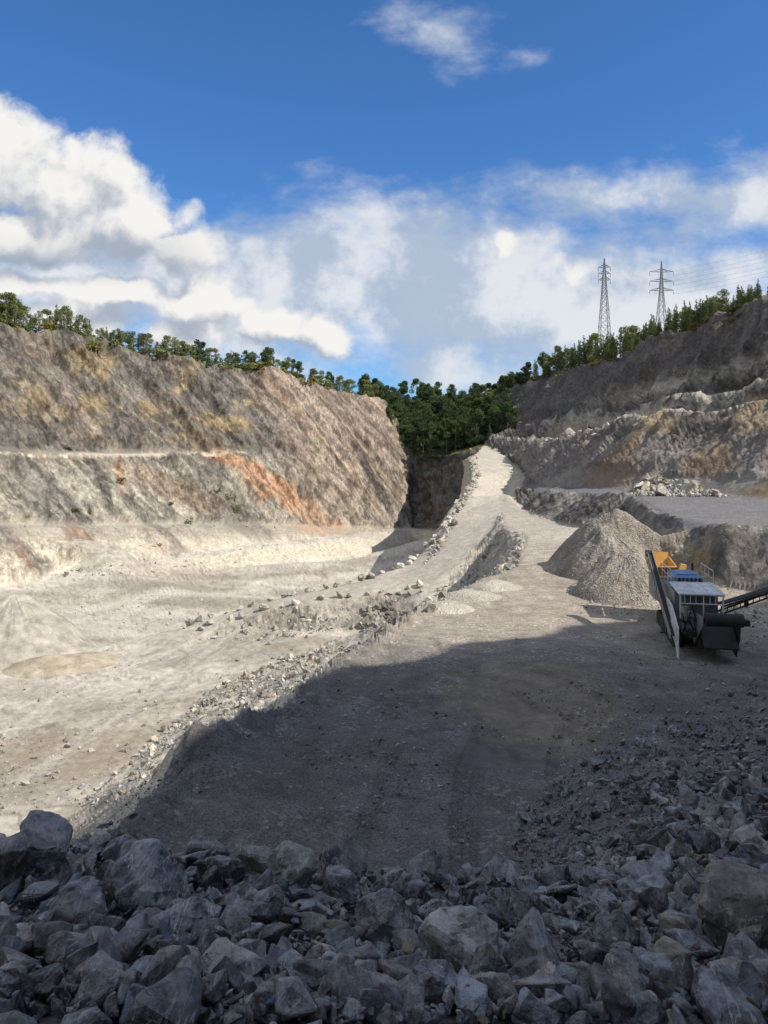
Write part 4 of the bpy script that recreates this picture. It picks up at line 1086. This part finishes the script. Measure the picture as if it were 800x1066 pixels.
# local: x right, y away, z up.  front (discharge end) at y=0
for s in (-1, 1):
    t = MB(); prof = []
    for k in range(9): a = math.pi/2+math.pi*k/8; prof.append((0, 2.3+.42*math.cos(a), .44+.42*math.sin(a)))
    for k in range(9): a = -math.pi/2+math.pi*k/8; prof.append((0, 6.6+.42*math.cos(a), .44+.42*math.sin(a)))
    t.poly([(s*1.05-.22, p[1], p[2]) for p in prof], (.44, 0, 0)); 
    for k in range(16): t.box((s*1.05, 2.2+k*.29, .885), (.46, .09, .05), bev=0).box((s*1.05, 2.2+k*.29, .0), (.46, .09, .05), bev=0)
    tr = t.build('crawler_track', M_rub, cr)
    for k in range(6): MB().cyl((s*1.05-.25, 2.45+k*.8, .38), (s*1.05+.25, 2.45+k*.8, .38), .2, 12).build('track_roller', M_blk, tr)
f = MB(); f.box((-.75, 4.5, 1.15), (.22, 8.6, .4)).box((.75, 4.5, 1.15), (.22, 8.6, .4))
for yy in (.4, 2.5, 4.6, 6.8, 8.6): f.box((0, yy, 1.12), (1.4, .2, .28))
f.build('chassis', M_blk, cr)
b = MB(); b.box((-.35, 3.6, 2.1), (1.9, 3.6, 1.5)).box((.95, 3.9, 2.0), (.7, 3.0, 1.3)); b.build('engine_housing', M_grey, cr)
b = MB(); b.box((.0, 2.1, 2.98), (2.5, 2.5, .12), (.05, 0, 0), .04)
for xx in (-1.0, -.35, .35, 1.0): b.box((xx, 2.1, 3.05), (.05, 2.4, .05), (.05, 0, 0), 0)
b.build('roof_panel', M_lgrey, cr)
b = MB(); b.box((0, 1.0, 2.88), (2.4, .06, .1)); b.box((-1.15, .95, 2.3), (.08, .08, 1.2)).box((1.15, .95, 2.3), (.08, .08, 1.2)).box((.1, .95, 2.35), (.06, .06, 1.0)).box((0, .95, 2.45), (2.3, .05, .06))
for xx in (-.9, -.6, -.3, .45, .75): b.box((xx, .97, 2.65), (.04, .04, .38))
b.build('front_frame', M_lgrey, cr)
b = MB(); b.box((-.05, 4.6, 3.14), (1.7, 2.0, .42), (0, 0, 0), .12); b.box((-.05, 4.6, 3.38), (1.2, 1.4, .08), bev=.03); bl = b.build('blue_hood', M_blue, cr)
v = MB(); 
for k in range(6): v.box((-.6+k*.24, 3.58, 3.14), (.14, .02, .24), bev=0)
v.build('hood_louvre', M_blk, bl)
# left service bay: hoses, tank, pump, ladder
b = MB()
b.cyl((-.95, .75, 1.75), (-.95, .75, 2.35), .2).cyl((-.55, .8, 1.45), (-.55, .8, 1.85), .16).box((-.8, .8, 1.35), (.7, .5, .3)).box((-.7, .62, 2.05), (.3, .3, .25))
b.build('pump_unit', M_grey, cr)
for k, (a_, b_) in enumerate((((-1.1,.5,1.2),(-.6,.45,2.5)),((-.9,.45,1.0),(-1.15,.5,2.1)),((-.5,.5,1.2),(-.85,.4,1.9)),((-.7,.42,2.5),(-.35,.4,1.6)))):
    MB().cyl(a_, b_, .035, 8).build('hose', M_rub, cr)
# main discharge conveyor (dark mouth facing the viewer)
b = MB(); b.poly([(-.35,.2,.75),(1.35,.2,.75),(1.35,3.2,.6),(-.35,3.2,.6)], (0, 0, .08)); b.box((.55, -.1, 1.35), (1.75, 1.9, .1), (.62, 0, 0)); b.box((.55, .9, 1.0), (1.7, 1.6, .9)); b.build('discharge_conveyor', M_rub, cr)
b = MB(); b.cyl((-.3,-.85,2.12),(1.6,-.85,2.12),.3,20); b.cyl((-.4,-.85,2.12),(1.75,-.85,2.12),.07,10); b.build('head_drum', M_rub, cr)
b = MB(); b.poly([(-.36,-.9,2.2),(-.36,-.7,1.75),(-.36,.9,.55),(-.36,1.5,.75),(-.36,.6,2.1)], (-.05, 0, 0)); b.build('conveyor_side_plate', M_grey, cr)
b = MB(); b.poly([(1.5,-.7,2.0),(1.5,-.55,1.2),(1.5,.0,.25),(1.5,.5,.4),(1.5,.8,2.0)], (.06, 0, 0)); b.build('skirt_plate', M_blk, cr)
b = MB(); b.box((1.78,-.8,2.02),(.32,.3,.28)); b.build('drum_motor', M_blk, cr)
# long side conveyor rising to the rear along the left flank
a0, a1 = Vector((-1.62, .2, 1.0)), Vector((-1.75, 7.2, 4.0)); dd = a1-a0; el_ = math.atan2(dd.z, dd.y)
b = MB(); b.box((a0+a1)/2+Vector((-.16, 0, 0)), (.05, dd.length, .34), (el_, 0, 0)); b.box((a0+a1)/2+Vector((.16, 0, 0)), (.05, dd.length, .34), (el_, 0, 0))

for k in range(14): q = a0+dd*((k+.5)/14); b.box(q+Vector((-.2, 0, 0)), (.04, .06, .4), (el_, 0, 0), 0)
sc_ = b.build('side_conveyor', M_grey, cr)
b = MB(); b.box((a0+a1)/2+Vector((0, 0, .06)), (.3, dd.length, .05), (el_, 0, 0)); b.cyl(a1+Vector((-.2, 0, 0)), a1+Vector((.2, 0, 0)), .2); b.build('conveyor_belt', M_rub, sc_)
b = MB(); b.poly([(-1.5,-.3,.1),(-1.5,-.25,1.5),(-1.5,1.3,2.3),(-1.5,2.6,2.4),(-1.5,2.2,1.2),(-1.5,.6,.7)], (-.06, 0, 0)); b.poly([(-1.58,.1,.8),(-1.58,.1,1.4),(-1.58,1.2,1.95),(-1.58,1.2,1.2)], (-.05, 0, 0)); b.build('side_panel', M_lgrey, cr)
b = MB(); b.cyl((-1.5,.1,.02),(-1.5,.4,1.3),.035,8); b.build('support_leg', M_lgrey, cr)
b = MB()
for xx in (-1.2, 1.2):
    for yy in (3.0, 3.9, 4.8, 5.6): b.cyl((xx, yy, 2.9), (xx, yy, 3.75), .022, 6)
    b.cyl((xx, 3.0, 3.75), (xx, 5.6, 3.75), .022, 6); b.cyl((xx, 3.0, 3.35), (xx, 5.6, 3.35), .018, 6)
b.build('guard_rail', M_lgrey, cr)
# right side conveyor reaching out of the frame
b = MB()
A0, B0 = Vector((1.3, 2.2, 2.15)), Vector((5.2, 2.4, 3.35)); d = (B0-A0)
for yy in (-.35, .35): b.cyl(A0+Vector((0, yy, 0)), B0+Vector((0, yy, 0)), .06, 6); b.cyl(A0+Vector((0, yy, -.35)), B0+Vector((0, yy, -.25)), .05, 6)
for k in range(12):
    q = A0+d*(k/11); b.cyl(q+Vector((0, -.35, 0)), q+Vector((0, -.35, -.33)), .03, 5); b.cyl(q+Vector((0, .35, 0)), q+Vector((0, .35, -.33)), .03, 5)
stk = b.build('stacker_conveyor', M_blk, cr)
b = MB(); b.box((A0+B0)/2+Vector((0, 0, .06)), (d.length, .6, .06), (0, -math.atan2(d.z, d.x), 0)); b.build('conveyor_belt', M_rub, stk)
b = MB(); b.cyl(A0+d*.35+Vector((0, -.45, -.25)), A0+d*.42+Vector((0, .45, -.22)), .13, 12); b.build('return_drum', M_rub, stk)
# rear orange feed hopper
b = MB()
b.poly([(-1.25,7.4,2.7),(-.1,7.4,2.7),(.0,7.0,3.3),(-1.4,7.0,3.3)], (0, .07, .0))
b.poly([(-.1,7.4,2.7),(-.1,9.6,2.7),(.1,9.9,3.5),(.0,7.0,3.3)], (.07, 0, 0))
b.poly([(-1.25,7.4,2.7),(-1.25,9.6,2.7),(-1.5,9.9,3.5),(-1.4,7.0,3.3)], (-.07, 0, 0))
b.poly([(-1.25,9.6,2.7),(-.1,9.6,2.7),(.1,9.9,3.75),(-1.5,9.9,3.75)], (0, .07, 0))
b.box((-.7, 6.95, 3.28), (1.45, .14, .1))
hp = b.build('feed_hopper', M_orange, cr)
b = MB(); b.poly([(-.25,6.5,2.6),(.25,6.5,2.6),(.6,6.7,3.45),(.25,6.7,3.5)], (0, .35, 0)); b.build('hopper_brace', M_orange, hp)
b = MB(); b.box((-.2, 8.4, 1.95), (2.2, 2.4, 1.3)); b.build('crusher_box', M_grey, cr)
b = MB(); b.cyl((.7, 5.8, 2.8), (.7, 5.8, 3.7), .08, 10); b.build('exhaust_pipe', M_blk, cr)

# ------------------------------------------------------------------ sky, sun, camera
SUN_EL, SUN_AZ = 42., 24.        # azimuth: degrees behind the +X axis
sd = Vector((math.cos(math.radians(SUN_EL))*math.cos(math.radians(SUN_AZ)), -math.cos(math.radians(SUN_EL))*math.sin(math.radians(SUN_AZ)), math.sin(math.radians(SUN_EL))))
sun = bpy.data.lights.new('sun', 'SUN'); sun.energy = 5.0; sun.angle = math.radians(.5); sun.color = (1., .915, .79)
so = bpy.data.objects.new('sun', sun); C.objects.link(so); so.rotation_euler = sd.to_track_quat('Z', 'Y').to_euler(); so.location = sd*50
w = bpy.data.worlds.new('World'); bpy.context.scene.world = w; w.use_nodes = True; nt = w.node_tree; N = NT(nt)
bg = nt.nodes['Background']
sky = N.n('ShaderNodeTexSky', sky_type='NISHITA'); sky.sun_disc = False; sky.sun_elevation = math.radians(SUN_EL)
sky.sun_rotation = math.radians(90+SUN_AZ); sky.air_density = 1.0; sky.dust_density = .4; sky.ozone_density = 2.5; sky.altitude = 200
tc = N.n('ShaderNodeTexCoord').outputs['Generated']
sep = N.n('ShaderNodeSeparateXYZ'); N.l(tc, sep.inputs[0])
yy = N.math('MAXIMUM', N.math('ABSOLUTE', sep.outputs[1]), .12)
U = N.math('DIVIDE', sep.outputs[0], yy); Vv = N.math('DIVIDE', sep.outputs[2], yy)
comb = N.n('ShaderNodeCombineXYZ'); N.l(U, comb.inputs[0]); N.l(Vv, comb.inputs[1]); uv = comb.outputs[0]
# (cx, cy, rx, ry, weight) in photo pixels; converted to direction ratios
cum = [(0,165,85,75,1.0),(75,195,90,70,1.0),(140,235,75,52,1.),(190,262,48,30,1.),(20,245,170,45,1.),(30,302,90,24,.9),(120,306,80,24,.9),(205,316,75,32,1.),(280,338,70,32,.9),(335,352,40,34,1.),(522,252,17,24,.78),(600,275,36,20,.74),(440,14,62,22,.56),(70,335,120,34,.85),(190,350,110,32,.85),(-100,200,140,120,1)]
soft = [(430,225,130,50,.75),(540,250,120,45,.62),(460,310,190,55,.55),(330,260,90,50,.7),(440,370,230,60,.85),(620,300,120,50,.55),(690,212,90,24,.75),(770,185,80,34,.9),(740,285,110,40,.35),(640,340,200,50,.75),(440,20,85,36,.8),(475,50,26,30,.45),(545,62,40,14,.3),(625,198,60,12,.35),(250,300,160,70,.7),(90,292,170,34,1.0),(20,310,120,30,.7),(800,215,80,20,.7),(900,250,140,80,.6),(-200,330,300,60,.6)]
def field(blobs, uvs):
    sp = N.n('ShaderNodeSeparateXYZ'); N.l(uvs, sp.inputs[0]); acc = None
    for cx_, cy_, rx_, ry_, wt in blobs:
        a = N.math('MULTIPLY_ADD', sp.outputs[0], F0/rx_, -(cx_-400)/rx_); b_ = N.math('MULTIPLY_ADD', sp.outputs[1], F0/ry_, -(HY-cy_)/ry_)
        d2 = N.math('ADD', N.math('MULTIPLY', a, a), N.math('MULTIPLY', b_, b_))
        g = N.math('MULTIPLY', N.math('POWER', 2.71828, N.math('MULTIPLY', d2, -.8)), wt)
        acc = g if acc is None else N.math('MAXIMUM', acc, g) if blobs is cum else N.math('ADD', acc, g)
    return acc
def shift(uvs, dx, dy):
    nd = N.n('ShaderNodeVectorMath', operation='ADD'); N.l(uvs, nd.inputs[0]); nd.inputs[1].default_value = (dx, dy, 0); return nd.outputs[0]
# lumpy warp so that outlines billow
wn = N.n('ShaderNodeTexNoise', noise_dimensions='2D'); N.l(uv, wn.inputs['Vector']); wn.inputs['Scale'].default_value = 9; wn.inputs['Detail'].default_value = 5; wn.inputs['Roughness'].default_value = .55
ws = N.n('ShaderNodeVectorMath', operation='SUBTRACT'); N.l(wn.outputs['Color'], ws.inputs[0]); ws.inputs[1].default_value = (.5, .5, .5)
wsc = N.n('ShaderNodeVectorMath', operation='SCALE'); N.l(ws.outputs[0], wsc.inputs[0]); wsc.inputs['Scale'].default_value = .06
wuv = N.n('ShaderNodeVectorMath', operation='ADD'); N.l(uv, wuv.inputs[0]); N.l(wsc.outputs[0], wuv.inputs[1]); wuv = wuv.outputs[0]
def puff(uvs):      # billowy cell noise
    nd = N.n('ShaderNodeTexVoronoi', feature='SMOOTH_F1', voronoi_dimensions='2D'); N.l(uvs, nd.inputs['Vector'])
    nd.inputs['Scale'].default_value = 15; nd.inputs['Detail'].default_value = 4; nd.inputs['Roughness'].default_value = .5; nd.inputs['Smoothness'].default_value = .35
    return N.math('SUBTRACT', .5, nd.outputs['Distance'])
def dens_c(u0, w0):
    return N.math('ADD', field(cum, w0), N.math('ADD', N.math('MULTIPLY', puff(w0), .22), N.math('MULTIPLY', N.math('SUBTRACT', N.noise(u0, 17, 8, .62, dim='2D'), .5), .42)))
dc0 = dens_c(uv, wuv)
dc1 = dens_c(shift(uv, .018, .03), shift(wuv, .018, .03))
a_c = N.ss(dc0, .41, .72)
lit = N.math('SUBTRACT', dc0, dc1)                      # thins out towards the sun -> bright
sepv = Vv
shade = N.ss(lit, -.22, .22)
# flat grey bases
base_grey = N.math('MULTIPLY', N.ss(N.math('ADD', Vv, N.math('MULTIPLY', N.noise(uv, 7, 4, dim='2D'), .05)), .34, .25), N.ss(U, -.20, -.30))
base_grey = N.math('MULTIPLY', base_grey, N.ss(Vv, .222, .262))
c_c = N.mix(shade, (.44,.50,.60), (1.0,.985,.95))
c_c = N.mix(N.math('MULTIPLY', base_grey, .75), c_c, (.36,.43,.53))
fs_ = field(soft, wuv)
sn = N.n('ShaderNodeMapping'); N.l(uv, sn.inputs['Vector']); sn.inputs['Rotation'].default_value = (0, 0, -.35); sn.inputs['Scale'].default_value = (1, 2.0, 1)
ds = N.math('ADD', fs_, N.math('MULTIPLY', N.ss(fs_, 0., .35), N.math('MULTIPLY', N.math('SUBTRACT', N.noise(sn.outputs[0], 5.0, 10, .60, dim='2D', dist=.0), .5), 2.8)))
a_s = N.ss(ds, .28, 1.6, 0, .93)
c_s = N.mix(N.ss(N.noise(uv, 8, 8, .62, dim='2D'), .38, .62), (.50,.59,.72), (.88,.90,.93))
c_s = N.mix(N.ss(Vv, .17, .06, 0, .35), c_s, (.62,.69,.78))
SK = N.mix(1., N.scale(sky.outputs[0], 1.0), (.52, .94, 1.38), 'MULTIPLY')
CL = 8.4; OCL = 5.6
col = N.mix(a_s, SK, N.scale(c_s, CL)); col = N.mix(a_c, col, N.scale(c_c, CL))
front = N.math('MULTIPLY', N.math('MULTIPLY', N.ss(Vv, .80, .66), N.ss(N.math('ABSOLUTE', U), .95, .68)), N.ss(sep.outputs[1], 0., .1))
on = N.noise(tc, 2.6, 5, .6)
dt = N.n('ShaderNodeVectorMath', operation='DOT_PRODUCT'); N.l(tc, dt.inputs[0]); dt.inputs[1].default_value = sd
oc = N.math('MULTIPLY', N.math('MULTIPLY', N.ss(on, .36, .50, 0, .95), N.math('SUBTRACT', 1., front)), N.ss(dt.outputs['Value'], .97, .88))  # unseen clouds overhead and behind the camera, added as neutral fill light
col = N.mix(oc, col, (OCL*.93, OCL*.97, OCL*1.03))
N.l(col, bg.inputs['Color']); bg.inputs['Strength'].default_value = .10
w.cycles.sampling_method = 'MANUAL'; w.cycles.sample_map_resolution = 512
cam = bpy.data.cameras.new('camera'); co = bpy.data.objects.new('camera', cam); C.objects.link(co)
cam.sensor_fit = 'HORIZONTAL'; cam.sensor_width = 36; cam.lens = 36; cam.shift_y = -(533-HY)/800; cam.clip_start = .1; cam.clip_end = 20000
co.location = (0, 0, 0); co.rotation_euler = (math.radians(90), 0, 0)
sc = bpy.context.scene; sc.camera = co
sc.cycles.use_adaptive_sampling = True; sc.cycles.adaptive_threshold = .03
sc.cycles.max_bounces = 4; sc.cycles.diffuse_bounces = 3
sc.view_settings.view_transform = 'Standard'; sc.view_settings.look = 'None'; sc.view_settings.exposure = .13; sc.view_settings.gamma = 1
